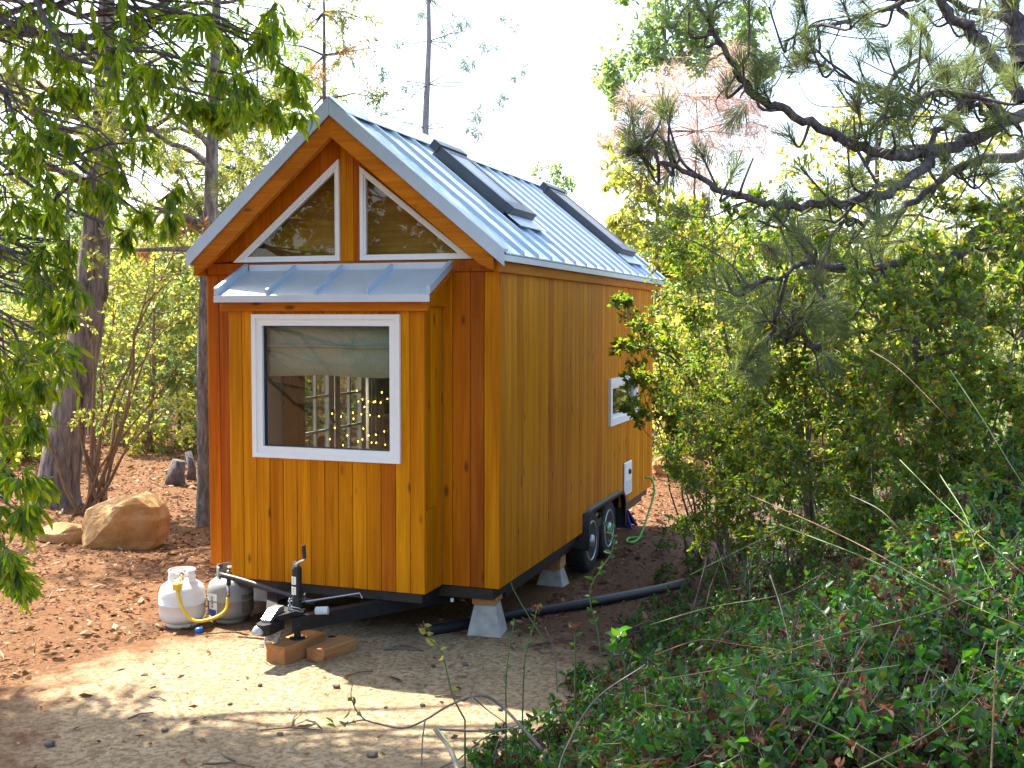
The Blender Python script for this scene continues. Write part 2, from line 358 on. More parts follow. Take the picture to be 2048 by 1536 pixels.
class MB:
    def __init__(s): s.v = []; s.f = []
    def add(s, vs, fs):
        n = len(s.v); s.v += [tuple(map(float, p)) for p in vs]; s.f += [[n + i for i in f] for f in fs]; return s
    def box(s, x0, x1, y0, y1, z0, z1):
        return s.add([(x, y, z) for z in (z0, z1) for y in (y0, y1) for x in (x0, x1)],
                     [(0, 2, 3, 1), (4, 5, 7, 6), (0, 1, 5, 4), (2, 6, 7, 3), (0, 4, 6, 2), (1, 3, 7, 5)])
    def cbox(s, x0, x1, y0, y1, z0, z1, c=0.004):
        """box with chamfered edges"""
        X, Y, Z = (x0, x1), (y0, y1), (z0, z1); vs = []; idx = {}
        for i in (0, 1):
            for j in (0, 1):
                for k in (0, 1):
                    sx, sy, sz = (c, -c)[i], (c, -c)[j], (c, -c)[k]
                    for a, p in ((0, (X[i], Y[j] + sy, Z[k] + sz)), (1, (X[i] + sx, Y[j], Z[k] + sz)), (2, (X[i] + sx, Y[j] + sy, Z[k]))):
                        idx[(i, j, k, a)] = len(vs); vs.append(p)
        g = lambda i, j, k, a: idx[(i, j, k, a)]
        fs = []
        for i in (0, 1):
            f = [g(i, 0, 0, 0), g(i, 1, 0, 0), g(i, 1, 1, 0), g(i, 0, 1, 0)]; fs.append(f if i else f[::-1])
            f = [g(0, i, 0, 1), g(0, i, 1, 1), g(1, i, 1, 1), g(1, i, 0, 1)]; fs.append(f if i else f[::-1])
            f = [g(0, 0, i, 2), g(1, 0, i, 2), g(1, 1, i, 2), g(0, 1, i, 2)]; fs.append(f if i else f[::-1])
        for i in (0, 1):
            for j in (0, 1):
                f = [g(i, j, 0, 0), g(i, j, 0, 1), g(i, j, 1, 1), g(i, j, 1, 0)]; fs.append(f if i == j else f[::-1])
                f = [g(i, 0, j, 0), g(i, 1, j, 0), g(i, 1, j, 2), g(i, 0, j, 2)]; fs.append(f if i == j else f[::-1])
                f = [g(0, i, j, 1), g(0, i, j, 2), g(1, i, j, 2), g(1, i, j, 1)]; fs.append(f if i == j else f[::-1])
        for i in (0, 1):
            for j in (0, 1):
                for k in (0, 1):
                    f = [g(i, j, k, 0), g(i, j, k, 1), g(i, j, k, 2)]; fs.append(f if (i + j + k) % 2 else f[::-1])
        return s.add(vs, fs)
    def prism(s, poly, a0, a1, axis='y'):
        """poly of 2-D points extruded along an axis: y -> (x,z), x -> (y,z), z -> (x,y)"""
        n = len(poly)
        P = {'y': lambda p, a: (p[0], a, p[1]), 'x': lambda p, a: (a, p[0], p[1]), 'z': lambda p, a: (p[0], p[1], a)}[axis]
        vs = [P(p, a0) for p in poly] + [P(p, a1) for p in poly]
        fs = [list(range(n)), list(range(2 * n - 1, n - 1, -1))] + [[i, i + n, (i + 1) % n + n, (i + 1) % n] for i in range(n)]
        return s.add(vs, fs)
    def ring(s, outer, inner, a0, a1, axis='y'):
        n = len(outer)
        P = {'y': lambda p, a: (p[0], a, p[1]), 'x': lambda p, a: (a, p[0], p[1])}[axis]
        vs = [P(p, a0) for p in outer] + [P(p, a0) for p in inner] + [P(p, a1) for p in outer] + [P(p, a1) for p in inner]
        fs = []
        for i in range(n):
            j = (i + 1) % n
            fs += [[i, j, n + j, n + i], [2 * n + i, 3 * n + i, 3 * n + j, 2 * n + j], [i, 2 * n + i, 2 * n + j, j], [n + i, n + j, 3 * n + j, 3 * n + i]]
        return s.add(vs, fs)
    def tube(s, path, r, n=8, cap=True):
        V, F = tube_np(path, r, n)
        k = len(s.v); s.v += [tuple(p) for p in V.tolist()]
        s.f += [[k + i for i in f] for f in F.tolist()]
        if cap:
            s.f.append([k + i for i in range(n)][::-1]); s.f.append([k + len(V) - n + i for i in range(n)])
        return s
    def lathe(s, prof, n=24, c=(0, 0, 0)):
        vs = []; fs = []
        for r, z in prof:
            for i in range(n):
                a = 2 * math.pi * i / n; vs.append((c[0] + r * math.cos(a), c[1] + r * math.sin(a), c[2] + z))
        for k in range(len(prof) - 1):
            for i in range(n):
                j = (i + 1) % n; fs.append([k * n + i, k * n + j, (k + 1) * n + j, (k + 1) * n + i])
        fs.append(list(range(n))[::-1]); fs.append([(len(prof) - 1) * n + i for i in range(n)])
        return s.add(vs, fs)
    def build(s, name, mat, parent=None, smooth_=False, loc=None, rot=None):
        me = bpy.data.meshes.new(name); me.from_pydata(s.v, [], s.f); me.update()
        import bmesh
        bm = bmesh.new(); bm.from_mesh(me); bmesh.ops.recalc_face_normals(bm, faces=bm.faces[:]); bm.to_mesh(me); bm.free()
        o = link(name, me, mat, parent, smooth_, loc, rot)
        return o
def tube_np(path, r, n=6):
    P = np.asarray(path, float); k = len(P)
    r = np.broadcast_to(np.asarray(r, float), (k,))
    T = np.gradient(P, axis=0); T /= np.linalg.norm(T, axis=1)[:, None] + 1e-9
    ref = np.array([0, 0, 1.0]) if abs(T[:, 2]).mean() < 0.8 else np.array([1.0, 0.2, 0])
    A = np.cross(T, ref); A /= np.linalg.norm(A, axis=1)[:, None] + 1e-9
    B = np.cross(T, A)
    an = np.arange(n) * 2 * math.pi / n
    V = P[:, None, :] + r[:, None, None] * (np.cos(an)[None, :, None] * A[:, None, :] + np.sin(an)[None, :, None] * B[:, None, :])
    i = np.arange(n); j = (i + 1) % n
    F = np.concatenate([np.stack([a * n + i, a * n + j, (a + 1) * n + j, (a + 1) * n + i], 1) for a in range(k - 1)])
    return V.reshape(-1, 3), F
class Wood:
    """collects tubes into one mesh"""
    def __init__(s): s.V = []; s.F = []; s.n = 0
    def add(s, V, F): s.V.append(V); s.F.append(F + s.n); s.n += len(V)
    def tube(s, path, r, n=6): s.add(*tube_np(path, r, n))
    def build(s, name, mat, parent=None, **kw):
        k = {}
        for f in s.F: k.setdefault(f.shape[1], []).append(f)
        return link(name, np_mesh(name, np.concatenate(s.V), [np.concatenate(v) for v in k.values()]), mat, parent, True, **kw)
def nrm(a): return a / (np.linalg.norm(a, axis=-1, keepdims=True) + 1e-9)
def limb(a, b, k=7, wob=0.06, sag=0.0, rg=rng):
    a = np.asarray(a, float); b = np.asarray(b, float)
    t = np.linspace(0, 1, k)[:, None]; L = np.linalg.norm(b - a)
    P = a + (b - a) * t
    w = rg.normal(0, 1, (k, 3)) * wob * L * 0.5
    w = (w + np.roll(w, 1, 0)) * 0.5; w *= np.sin(math.pi * t) ** 0.7
    P = P + w; P[:, 2] += (sag * L * 4 * t * (1 - t))[:, 0]
    return P
def smooth_path(pts, k=4):
    """Catmull-Rom through the given points"""
    P = np.asarray(pts, float); Q = np.vstack([2 * P[0] - P[1], P, 2 * P[-1] - P[-2]]); out = []
    for i in range(1, len(Q) - 2):
        for t in np.linspace(0, 1, k, endpoint=False):
            a, b, c, d = Q[i - 1], Q[i], Q[i + 1], Q[i + 2]
            out.append(0.5 * ((2 * b) + (c - a) * t + (2 * a - 5 * b + 4 * c - d) * t * t + (3 * b - a - 3 * c + d) * t ** 3))
    out.append(P[-1]); return np.array(out)
def leaves_np(P, D, L, Wd, rg=rng, near=True, fold=0.25, curl=0.15):
    n = len(P); L = np.broadcast_to(L, (n,))[:, None]; Wd = np.broadcast_to(Wd, (n,))[:, None]
    D = nrm(D); S = nrm(np.cross(D, nrm(rg.normal(0, 1, (n, 3)) + np.array([0, 0, 0.6])))); U = np.cross(S, D)
    if near:
        v = np.stack([P, P + D * L * 0.32 + S * Wd * 0.5 + U * Wd * fold, P + D * L * 0.68 + S * Wd * 0.42 + U * (Wd * fold - L * curl * 0.4), P + D * L - U * L * curl,
                      P + D * L * 0.68 - S * Wd * 0.42 + U * (Wd * fold - L * curl * 0.4), P + D * L * 0.32 - S * Wd * 0.5 + U * Wd * fold], 1)
        b = np.arange(n)[:, None] * 6
        F = np.concatenate([b + np.array([[0, 1, 2, 3]]), b + np.array([[0, 3, 4, 5]])])
        return v.reshape(-1, 3), F
    v = np.stack([P, P + D * L * 0.45 + S * Wd * 0.5 + U * Wd * fold * 0.5, P + D * L, P + D * L * 0.45 - S * Wd * 0.5 - U * Wd * fold * 0.5], 1)
    b = np.arange(n)[:, None] * 4
    return v.reshape(-1, 3), b + np.array([[0, 1, 2, 3]])
def foliage(cl, ntw, nlf, L, Wd, rg=rng, droop=0.2, upb=0.2, ldroop=0.3, spread=0.9, twr=0.004, near=True, lvar=0.3, flat=1.0, want_twigs=True):
    """cl (K,4) clump centre + radius -> leaves and twigs; ntw twigs for each clump of radius 1 unit of weight"""
    cl = np.asarray(cl, float); K = len(cl)
    idx = np.repeat(np.arange(K), ntw); n = len(idx)
    c = cl[idx, :3]; r = cl[idx, 3]
    d = nrm(rg.normal(0, 1, (n, 3)) * np.array([1, 1, flat]) + np.array([0, 0, upb]))
    ln = r * rg.uniform(0.45, 1.1, n)
    s = c + d * (r * rg.uniform(0.0, 0.35, n))[:, None]
    mid = s + d * (ln * 0.55)[:, None] + rg.normal(0, 0.06, (n, 3)) * ln[:, None]
    e = s + d * ln[:, None] + np.array([0, 0, -1.0]) * (ln * droop)[:, None] + rg.normal(0, 0.08, (n, 3)) * ln[:, None]
    # leaves
    ii = np.repeat(np.arange(n), nlf); t = rg.uniform(0.15, 1.0, len(ii))[:, None]
    P = (1 - t) ** 2 * s[ii] + 2 * t * (1 - t) * mid[ii] + t * t * e[ii]
    T = nrm(2 * (1 - t) * (mid[ii] - s[ii]) + 2 * t * (e[ii] - mid[ii]))
    D = T * 0.6 + nrm(rg.normal(0, 1, (len(ii), 3))) * spread + np.array([0, 0, -1.0]) * ldroop
    Ls = L * rg.uniform(1 - lvar, 1 + lvar, len(ii))
    LV, LF = leaves_np(P, D, Ls, Wd * Ls / L, rg, near)
    TV = TF = None
    if want_twigs:
        A = nrm(np.cross(e - s, rg.normal(0, 1, (n, 3)))); B = nrm(np.cross(e - s, A))
        rings = []
        for p, q in ((s, 1.0), (mid, 0.75), (e, 0.35)):
            for a in (0, 2.094, 4.189):
                rings.append(p + (A * math.cos(a) + B * math.sin(a)) * twr * q)
        TV = np.stack(rings, 1).reshape(-1, 3)
        b = np.arange(n)[:, None] * 9
        TF = np.concatenate([b + np.array([[q * 3 + i, q * 3 + (i + 1) % 3, q * 3 + 3 + (i + 1) % 3, q * 3 + 3 + i]]) for q in (0, 1) for i in range(3)])
    return LV, LF, TV, TF
def px_clumps(lst):
    """(u, v, depth, radius in pixels) -> world centre and radius"""
    return np.array([[*at(u, v, d), r * d / FPX] for u, v, d, r in lst])

# ------------------------------------------------------------------ the ground
def build_ground():
    xs = np.concatenate([np.linspace(-180, -12, 24, endpoint=False), np.linspace(-12, 9, 150, endpoint=False), np.linspace(9, 180, 24)])
    ys = np.concatenate([np.linspace(-120, -9, 18, endpoint=False), np.linspace(-9, 14, 160, endpoint=False), np.linspace(14, 260, 30)])
    X, Y = np.meshgrid(xs, ys); Z = ground_z(X, Y)
    rg = np.random.default_rng(3)
    near = (abs(X + 1) < 12) & (abs(Y - 2) < 13)
    Z = Z + np.where(near, rg.normal(0, 0.004, Z.shape), 0)
    V = np.stack([X, Y, Z], -1).reshape(-1, 3)
    h, w = X.shape; i = np.arange(h - 1)[:, None] * w + np.arange(w - 1)[None, :]
    F = np.stack([i, i + 1, i + w + 1, i + w], -1).reshape(-1, 4)
    tag(link('ground', np_mesh('ground', V, [F]), 'ground', None, True), kind='structure')
build_ground()

# ------------------------------------------------------------------ the tiny house on its trailer
HW, HL, HH = 2.45, 5.33, 2.29
BX0, BX1, BY = 0.41, 2.007, -0.324
PKX, PKZ = 1.19, 3.55
def zt(x): return PKZ - 0.879 * (PKX - x) if x < PKX else PKZ - 0.822 * (x - PKX)
house = thing('tiny_house', 'small orange cedar house on a trailer with blue-grey metal gable roof', 'tiny house', (0, 0, GZ))
prg = np.random.default_rng(21)
plank_cache = {}
def plank(x0, y0, z0, w, dp, h, mat, parent, face):
    """one vertical board; origin at its lower corner; face 'y' = wide in x, 'x' = wide in y"""
    key = (round(w, 3), round(dp, 3), round(h, 3), mat, face)
    if key not in plank_cache:
        b = MB()
        if face == 'y': b.cbox(0.0015, w - 0.0015, 0, dp, 0, h, 0.004)
        else: b.cbox(0, dp, 0.0015, w - 0.0015, 0, h, 0.004)
        o = b.build('plank', mat, parent, loc=(x0, y0, z0)); plank_cache[key] = o.data
        return o
    o = bpy.data.objects.new('plank', plank_cache[key]); COL.objects.link(o); o.parent = parent; o.location = (x0, y0, z0)
    return o
def plank_poly(poly, a0, a1, mat, parent, axis='y', name='plank'):
    return MB().prism(poly, a0, a1, axis).build(name, mat, parent)

# bay: backing walls and boards
bay = MB()
bay.box(BX0 + .02, .67, BY + .022, BY + .08, 0.0, 2.10).box(1.78, BX1 - .02, BY + .022, BY + .08, 0.0, 2.10)
bay.box(.672, 1.778, BY + .022, BY + .08, 0.0, .975).box(.672, 1.778, BY + .022, BY + .08, 1.955, 2.10)
bay.box(BX0 + .02, BX0 + .07, BY + .082, -.002, 0, 2.12).box(BX1 - .07, BX1 - .02, BY + .082, -.002, 0, 2.12)
bay = bay.build('bay_wall', 'room_wall', house)
nb = 14; bw = (BX1 - BX0) / nb
for i in range(nb):
    x = BX0 + i * bw; cx = x + bw / 2
    mat = 'cedar' if i not in (11,) else 'cedar_trim_v'
    mat = 'cedar' if i != 11 else 'cedar_red'
    if .66 < cx < 1.79:
        plank(x, BY, 0, bw, .02, .945, mat, bay, 'y'); plank(x, BY, 1.98, bw, .02, .12, mat, bay, 'y')
    else:
        plank(x, BY, 0, bw, .02, 2.10, mat, bay, 'y')
for k in range(3):
    y0 = BY + .022 + k * .1005
    top = 2.13 + .49 * (y0 + .42) - .045
    if k < 2:
        plank(BX1 - .02, y0, 0, .1, .02, .60, 'cedar', bay, 'x'); plank(BX1 - .02, y0, .603, .1, .02, top - .603, 'cedar', bay, 'x')
    else:
        plank(BX1 - .02, y0, 0, .105, .02, top, 'cedar', bay, 'x')
    plank(BX0, y0, 0, .105 if k == 2 else .1, .02, top, 'cedar', bay, 'x')
# front wall beside and above the bay
fwall = MB()
fwall.box(.03, BX0 + .08, .022, .09, 0, 2.26).box(BX1 - .08, HW - .03, .022, .09, 0, 2.26).box(BX0 + .082, BX1 - .082, .022, .09, 2.06, 2.26)
fwall = fwall.build('front_wall', 'room_wall', house)
for a, b_, mt in ((0, .11, 'cedar_red'), (.11, .24, 'cedar_dark'), (.24, .41, 'cedar_red'), (BX1, 2.085, 'cedar'), (2.085, 2.225, 'cedar_red'), (2.225, 2.332, 'cedar_dark'), (2.332, HW, 'cedar_rakev')):
    mt = 'cedar' if mt == 'cedar_rakev' else mt
    plank(a, 0, 0, b_ - a, .02, 2.30, mt, fwall, 'y')
plank_poly([(0.02, 2.302), (HW - .02, 2.302), (HW - .02, 2.385), (.02, 2.385)], -.012, .02, 'cedar_dark', fwall, name='band_board')
for i in range(14):
    x = BX0 + i * bw
    plank(x, 0, 2.17, bw, .02, .13, 'cedar_red', fwall, 'y')
# gable
gab = MB()
gab.prism([(.05, 2.39), (.262, 2.405), (1.178, 3.14), (1.178, 3.37), (.05, 2.39 - .0)], .022, .06)
gab.prism([(2.40, 2.39), (1.352, 3.37), (1.352, 3.08), (2.238, 2.39)], .022, .06)
gab.prism([(1.182, 2.39), (1.348, 2.39), (1.348, 3.34), (1.182, 3.40)], .022, .06)
gab = gab.build('gable_wall', 'cedar_red', house)
plank_poly([(.03, 2.388), (.262, 2.405), (1.176, 3.14), (1.176, 3.40)], 0, .02, 'cedar_red', gab)
plank_poly([(2.42, 2.388), (1.354, 3.28), (1.354, 3.08), (2.238, 2.39)], 0, .02, 'cedar_red', gab)
for a, b_, mt in ((1.180, 1.236, 'cedar'), (1.238, 1.29, 'cedar'), (1.292, 1.35, 'cedar_red')):
    plank_poly([(a, 2.388), (b_, 2.388), (b_, 3.33), (a, 3.36)], 0, .02, mt, gab)
def tri_window(out, inn, inn2):
    w = MB().ring(out, inn, -.02, .03).build('gable_window', 'white', house)
    MB().ring(inn, inn2, -.005, .03).build('sash', 'white', w)
    MB().prism(inn2, .008, .014).build('pane', 'glass', w)
def inset(tri, d):
    c = [sum(p[0] for p in tri) / 3, sum(p[1] for p in tri) / 3]; n = len(tri); out = []
    lines = []
    for i in range(n):
        a, b = tri[i], tri[(i + 1) % n]; ex, ez = b[0] - a[0], b[1] - a[1]; l = math.hypot(ex, ez); nx, nz = -ez / l, ex / l
        if (c[0] - a[0]) * nx + (c[1] - a[1]) * nz < 0: nx, nz = -nx, -nz
        lines.append((nx, nz, nx * a[0] + nz * a[1] + d))
    for i in range(n):
        (a, b, e), (c2, d2, f) = lines[i - 1], lines[i]; det = a * d2 - b * c2
        out.append(((e * d2 - b * f) / det, (a * f - e * c2) / det))
    return out
tl = [(.255, 2.393), (1.178, 2.393), (1.178, 3.15)]; tr_ = [(1.352, 2.393), (2.25, 2.393), (1.352, 3.09)]
for t3 in (tl, tr_): tri_window(t3, inset(t3, .028), inset(t3, .042))

# right wall (towards the shrubs)
rw = MB()
xa, xb = HW - .09, HW - .022
rw.box(xa, xb, .03, 3.18, .2, 2.27).box(xa, xb, 4.43, HL - .03, .0, 2.27).box(xa, xb, 3.182, 4.428, .2, .88).box(xa, xb, 3.182, 4.428, 1.385, 2.27).box(xa, xb, .03, 2.25, 0, .198)
rw = rw.build('side_wall', 'room_wall', house)
ns = 40; sw = HL / ns
for i in range(ns):
    y = i * sw; cy = y + sw / 2
    z0 = .17 if 2.32 < cy < 3.78 else 0.0
    y_off = .002 if i == 0 else 0
    mt = 'cedar' if i not in (9, 21, 30) else 'cedar_red'
    wv = sw
    if 3.2 < cy < 4.42:
        plank(HW - .02, y + y_off, z0, wv, .02, .915 - z0, mt, rw, 'x'); plank(HW - .02, y, 1.35, wv, .02, 2.30 - 1.35, mt, rw, 'x')
    else:
        if i == 0: plank(HW - .02, .0215, 0, wv - .0215, .02, 2.30, mt, rw, 'x')
        else: plank(HW - .02, y, z0, wv, .02, 2.30 - z0, mt, rw, 'x')
# left wall with french doors
lw = MB()
DY0, DY1, DZ1 = 1.28, 2.62, 2.0
lw.box(.022, .09, .03, DY0 - .02, 0, 2.27).box(.022, .09, DY1 + .02, HL - .03, 0, 2.27).box(.022, .09, DY0 - .018, DY1 + .018, DZ1 + .02, 2.27)
lw = lw.build('side_wall', 'room_wall', house)
for i in range(ns):
    y = i * sw; cy = y + sw / 2
    z0 = DZ1 if DY0 < cy < DY1 else 0.0
    plank(0, .0215 if i == 0 else y, z0, sw - (.0215 if i == 0 else 0), .02, 2.30 - z0, 'cedar', lw, 'x')
rear = MB().box(.03, HW - .03, HL - .09, HL - .022, 0, 2.27).prism([(.05, 2.29), (2.40, 2.29), (PKX, 3.32)], HL - .09, HL - .022).build('rear_wall', 'room_wall', house)
for i in range(18):
    x = .021 + i * (HW - .042) / 18
    plank(x, HL - .02, 0, (HW - .042) / 18, .02, 2.30, 'cedar', rear, 'y')
plank_poly([(.03, 2.302), (2.42, 2.302), (PKX, 3.36)], HL - .02, HL, 'cedar', rear, name='gable_panel')
# french door: two leaves with panes
for y0, y1 in ((DY0 + .01, 1.94), (1.96, DY1 - .01)):
    st = .10
    d = MB().ring([(y0, .06), (y1, .06), (y1, DZ1 - .01), (y0, DZ1 - .01)], [(y0 + st, .26), (y1 - st, .26), (y1 - st, DZ1 - .12), (y0 + st, DZ1 - .12)], .03, .075, 'x').build('french_door', 'cream', house)
    h0, h1 = .26, DZ1 - .12; ym = (y0 + y1) / 2
    mb = MB().box(.037, .068, ym - .011, ym + .011, h0, h1).build('muntin', 'cream', d)
    for k in range(1, 5):
        z = h0 + (h1 - h0) * k / 5
        for s0, s1 in ((y0 + st, ym - .012), (ym + .012, y1 - st)):
            MB().box(.037, .068, s0, s1, z - .011, z + .011).build('muntin', 'cream', d)
    MB().box(.050, .054, y0 + st, y1 - st, h0, h1).build('pane', 'glass', d)
    if y0 < 1.5:
        for z in (.98, 1.07):
            MB().lathe([(.03, 0), (.028, .012)], 14).build('handle_plate', 'brass', d, loc=(.076, 1.90, z), rot=(0, R_(90), 0))
        MB().tube([(.08, 1.90, .98), (.115, 1.90, .98), (.12, 1.88, .98), (.12, 1.80, .98)], .008, 8).build('door_handle', 'brass', d)
MB().box(.092, HW - .092, .092, HL - .092, 0.0, .03).box(BX0 + .075, BX1 - .075, BY + .085, .09, .0, .028).build('floor', 'room_floor', house)
MB().box(1.45, 2.34, 2.2, HL - .095, .031, 2.2).build('room_partition', 'room_dark', house)
MB().box(.092, HW - .092, 2.5, HL - .092, 2.21, 2.27).build('loft_floor', 'plywood', house)
MB().prism([(.12, 2.30), (2.36, 2.30), (PKX, 3.34)], .30, .33).build('loft_light_catcher', 'plywood', house)  # plywood sheet added close behind the gable glass to catch daylight

# bay window
def rect(x0, x1, z0, z1): return [(x0, z0), (x1, z0), (x1, z1), (x0, z1)]
bwin = MB().ring(rect(.62, 1.824, .931, 1.991), rect(.655, 1.789, .966, 1.956), BY - .024, BY + .03).build('bay_window', 'white', house)
MB().ring(rect(.655, 1.789, .966, 1.956), rect(.703, 1.741, 1.014, 1.908), BY - .012, BY + .05).build('sash', 'white', bwin)
MB().ring(rect(.703, 1.741, 1.014, 1.908), rect(.709, 1.735, 1.020, 1.902), BY + .012, BY + .05).build('glazing_bead', 'graphite', bwin)
MB().box(.709, 1.735, BY + .022, BY + .028, 1.02, 1.902).build('pane', 'glass', bwin)
# side window
swin = MB().ring(rect(3.19, 4.42, .895, 1.37), rect(3.26, 4.35, .965, 1.30), HW - .05, HW + .03, 'x').build('side_window', 'white', house)
MB().ring(rect(3.26, 4.35, .965, 1.30), rect(3.30, 4.31, 1.0, 1.265), HW - .05, HW + .012, 'x').build('sash', 'white', swin)
MB().box(HW - .012, HW - .006, 3.30, 4.31, 1.0, 1.265).build('pane', 'glass', swin)
# access hatch with grille
ht = MB().cbox(HW + .001, HW + .022, 3.86, 4.19, .095, .45, .012).build('access_hatch', 'white', house)
for k in range(6):
    MB().box(HW + .023, HW + .027, 3.91, 4.14, .13 + k * .022, .14 + k * .022).build('grille_slat', 'pale_plastic', ht)
MB().lathe([(.03, 0), (.024, .02)], 16).build('outlet_cover', 'black_plastic', ht, loc=(HW + .022, 4.05, .34), rot=(0, R_(90), 0))
# roof deck, panels, ribs, trims
RY0, RY1 = -.165, 5.56
xl, xr = -.045, 2.535
roof = MB()
dk = [(xl + .03, zt(xl + .03) - .03), (PKX, PKZ - .03), (xr - .072, zt(xr - .072) - .03), (xr - .072, zt(xr - .072) - .13), (PKX, PKZ - .17), (xl + .03, zt(xl + .03) - .13)]
roof = roof.prism(dk, RY0 + .055, RY1 - .055).build('roof', 'soffit', house)
for yy in (RY0, RY1 - .05):          # rake boards: four bevelled timbers meeting at the peak
    for s in (0, 1):
        xe = xl + .045 if s == 0 else xr - .075
        q = [(xe, zt(xe) - .10), (PKX, PKZ - .11), (PKX, PKZ - .262), (xe + (.13 if s == 0 else -.10), zt(xe + (.13 if s == 0 else -.10)) - .245), (xe, zt(xe) - .205)]
        MB().prism(q, yy, yy + .05).build('rake_board', 'cedar_rake', roof)
for x0, x1, s in ((HW + .003, HW + .035, 1), (-.04, -.005, 0)):
    zz = 2.392
    MB().cbox(x0, x1, RY0 + .052, RY1 - .052, zz - .10, zz, .004).build('fascia_board', 'cedar_trim', roof)
# metal panels
cache = {}
def slope_strip(x0, x1, off0, off1):
    """cross-section of a sheet lying along the slope between x0 and x1"""
    return [(x0, zt(x0) + off0), (x1, zt(x1) + off0), (x1, zt(x1) + off1), (x0, zt(x0) + off1)]
edges_y = [-.10] + [.29 + .35 * k for k in range(15)] + [5.52]
for i in range(len(edges_y) - 1):
    a, b_ = edges_y[i], edges_y[i + 1]
    for x0, x1 in ((PKX + .003, xr), (xl, PKX - .003)):
        MB().prism(slope_strip(x0, x1, -.028, -.018), a + .001, b_ - .001).build('roof_panel', 'metal', roof)
for y in edges_y[1:-1]:
    for x0, x1 in ((PKX + .02, xr), (xl, PKX - .02)):
        vs = []
        for x in (x0, x1):
            vs += [(x, y - .028, zt(x) - .017), (x, y - .010, zt(x) + .014), (x, y + .010, zt(x) + .014), (x, y + .028, zt(x) - .017)]
        MB().add(vs, [(0, 1, 2, 3), (4, 7, 6, 5), (0, 4, 5, 1), (1, 5, 6, 2), (2, 6, 7, 3), (0, 3, 7, 4)]).build('roof_rib', 'metal', roof)
MB().prism([(PKX - .14, zt(PKX - .14) + .016), (PKX, PKZ + .02), (PKX + .14, zt(PKX + .14) + .016), (PKX + .14, zt(PKX + .14) + .024), (PKX, PKZ + .032), (PKX - .14, zt(PKX - .14) + .024)], RY0 - .02, RY1 + .02).build('ridge_cap', 'metal_pale', roof)
for yy, s in ((RY0 - .022, 1), (RY1 + .007, 0)):
    for x0, x1 in ((PKX + .001, xr + .012), (xl - .012, PKX - .001)):
        MB().prism(slope_strip(x0, x1, -.105, .014), yy, yy + .015).build('rake_trim', 'metal', roof)
        yb = yy + .016
        MB().prism(slope_strip(x0, x1, -.004, .015), (yb if s else yy - .09), (yb + .075 if s else yy - .001)).build('rake_flashing', 'metal', roof)
for x0, x1 in ((xr - .010, xr - .002), (xl + .002, xl + .010)):
    MB().box(x0, x1, RY0 + .0, RY1 + .0, 2.368, 2.412 if x0 > 1 else 2.43).build('eave_trim', 'metal_pale', roof)
# skylights
def skylight(y0, y1, xa_, xb_):
    """curb-mounted skylight on the right slope"""
    al = math.atan(.822); ca, sa = math.cos(al), math.sin(al)
    L = (xb_ - xa_) / ca
    e = bpy.data.objects.new('skylight', None)
    fr = MB().ring([(0, y0), (L, y0), (L, y1), (0, y1)], [(.06, y0 + .06), (L - .06, y0 + .06), (L - .06, y1 - .06), (.06, y1 - .06)], 0, 1)
    # slope coordinates (along, y, normal) -> house coordinates
    def T(a, y, n): return (xa_ + a * ca + n * sa, y, zt(xa_) - .018 - a * sa + n * ca)
    def sbox(a0, a1, b0, b1, n0, n1):
        return MB().add([T(a, y, n) for n in (n0, n1) for y in (b0, b1) for a in (a0, a1)], [(0, 2, 3, 1), (4, 5, 7, 6), (0, 1, 5, 4), (2, 6, 7, 3), (0, 4, 6, 2), (1, 3, 7, 5)])
    sk = sbox(.0, L, y0, y0 + .07, .0, .10)
    for args in ((0, L, y1 - .07, y1, 0, .10), (.0, .08, y0 + .071, y1 - .071, 0, .10), (L - .08, L, y0 + .071, y1 - .071, 0, .10)):
        b2 = sbox(*args); sk.add(b2.v, b2.f)
    sk = sk.build('skylight', 'graphite', roof)
    sbox(.08, L - .08, y0 + .07, y1 - .07, .090, .096).build('pane', 'glass_sky', sk)
    sbox(.08, L - .08, y0 + .07, y1 - .07, .074, .084).build('blind', 'white', sk)
    sbox(-.06, .02, y0 - .02, y1 + .02, .035, .115).build('head_cover', 'graphite', sk)
    sbox(L - .03, L + .05, y0 - .012, y1 + .012, .03, .105).build('sill_cover', 'graphite', sk)
    sbox(L + .052, L + .20, y0 - .05, y1 + .05, .034, .042).build('apron_flashing', 'metal_pale', sk)
skylight(1.16, 1.74, 1.43, 2.06)
skylight(4.22, 4.86, 1.42, 2.24)

# small roof over the bay
br = MB().add([(.36, .0, 2.29), (2.09, .0, 2.29), (2.09, -.40, 2.095), (.36, -.40, 2.095), (.36, 0, 2.32), (2.09, 0, 2.32), (2.09, -.415, 2.125), (.36, -.415, 2.125)],
              [(0, 3, 2, 1), (4, 5, 6, 7), (0, 1, 5, 4), (2, 3, 7, 6), (0, 4, 7, 3), (1, 2, 6, 5)]).build('bay_roof', 'cedar_trim', house)
def bz(y): return 2.32 + .47 * y
seams = [.372, .80, 1.20, 1.61, 2.02 + .058]
for i in range(4):
    a, b_ = seams[i] + .001, seams[i + 1] - .001
    MB().add([(a, -.003, bz(0) + .004), (b_, -.003, bz(0) + .004), (b_, -.43, bz(-.43) + .004), (a, -.43, bz(-.43) + .004), (a, -.003, bz(0) + .010), (b_, -.003, bz(0) + .010), (b_, -.43, bz(-.43) + .010), (a, -.43, bz(-.43) + .010)],
             [(0, 3, 2, 1), (4, 5, 6, 7), (0, 1, 5, 4), (2, 3, 7, 6), (0, 4, 7, 3), (1, 2, 6, 5)]).build('roof_panel', 'metal_pale', br)
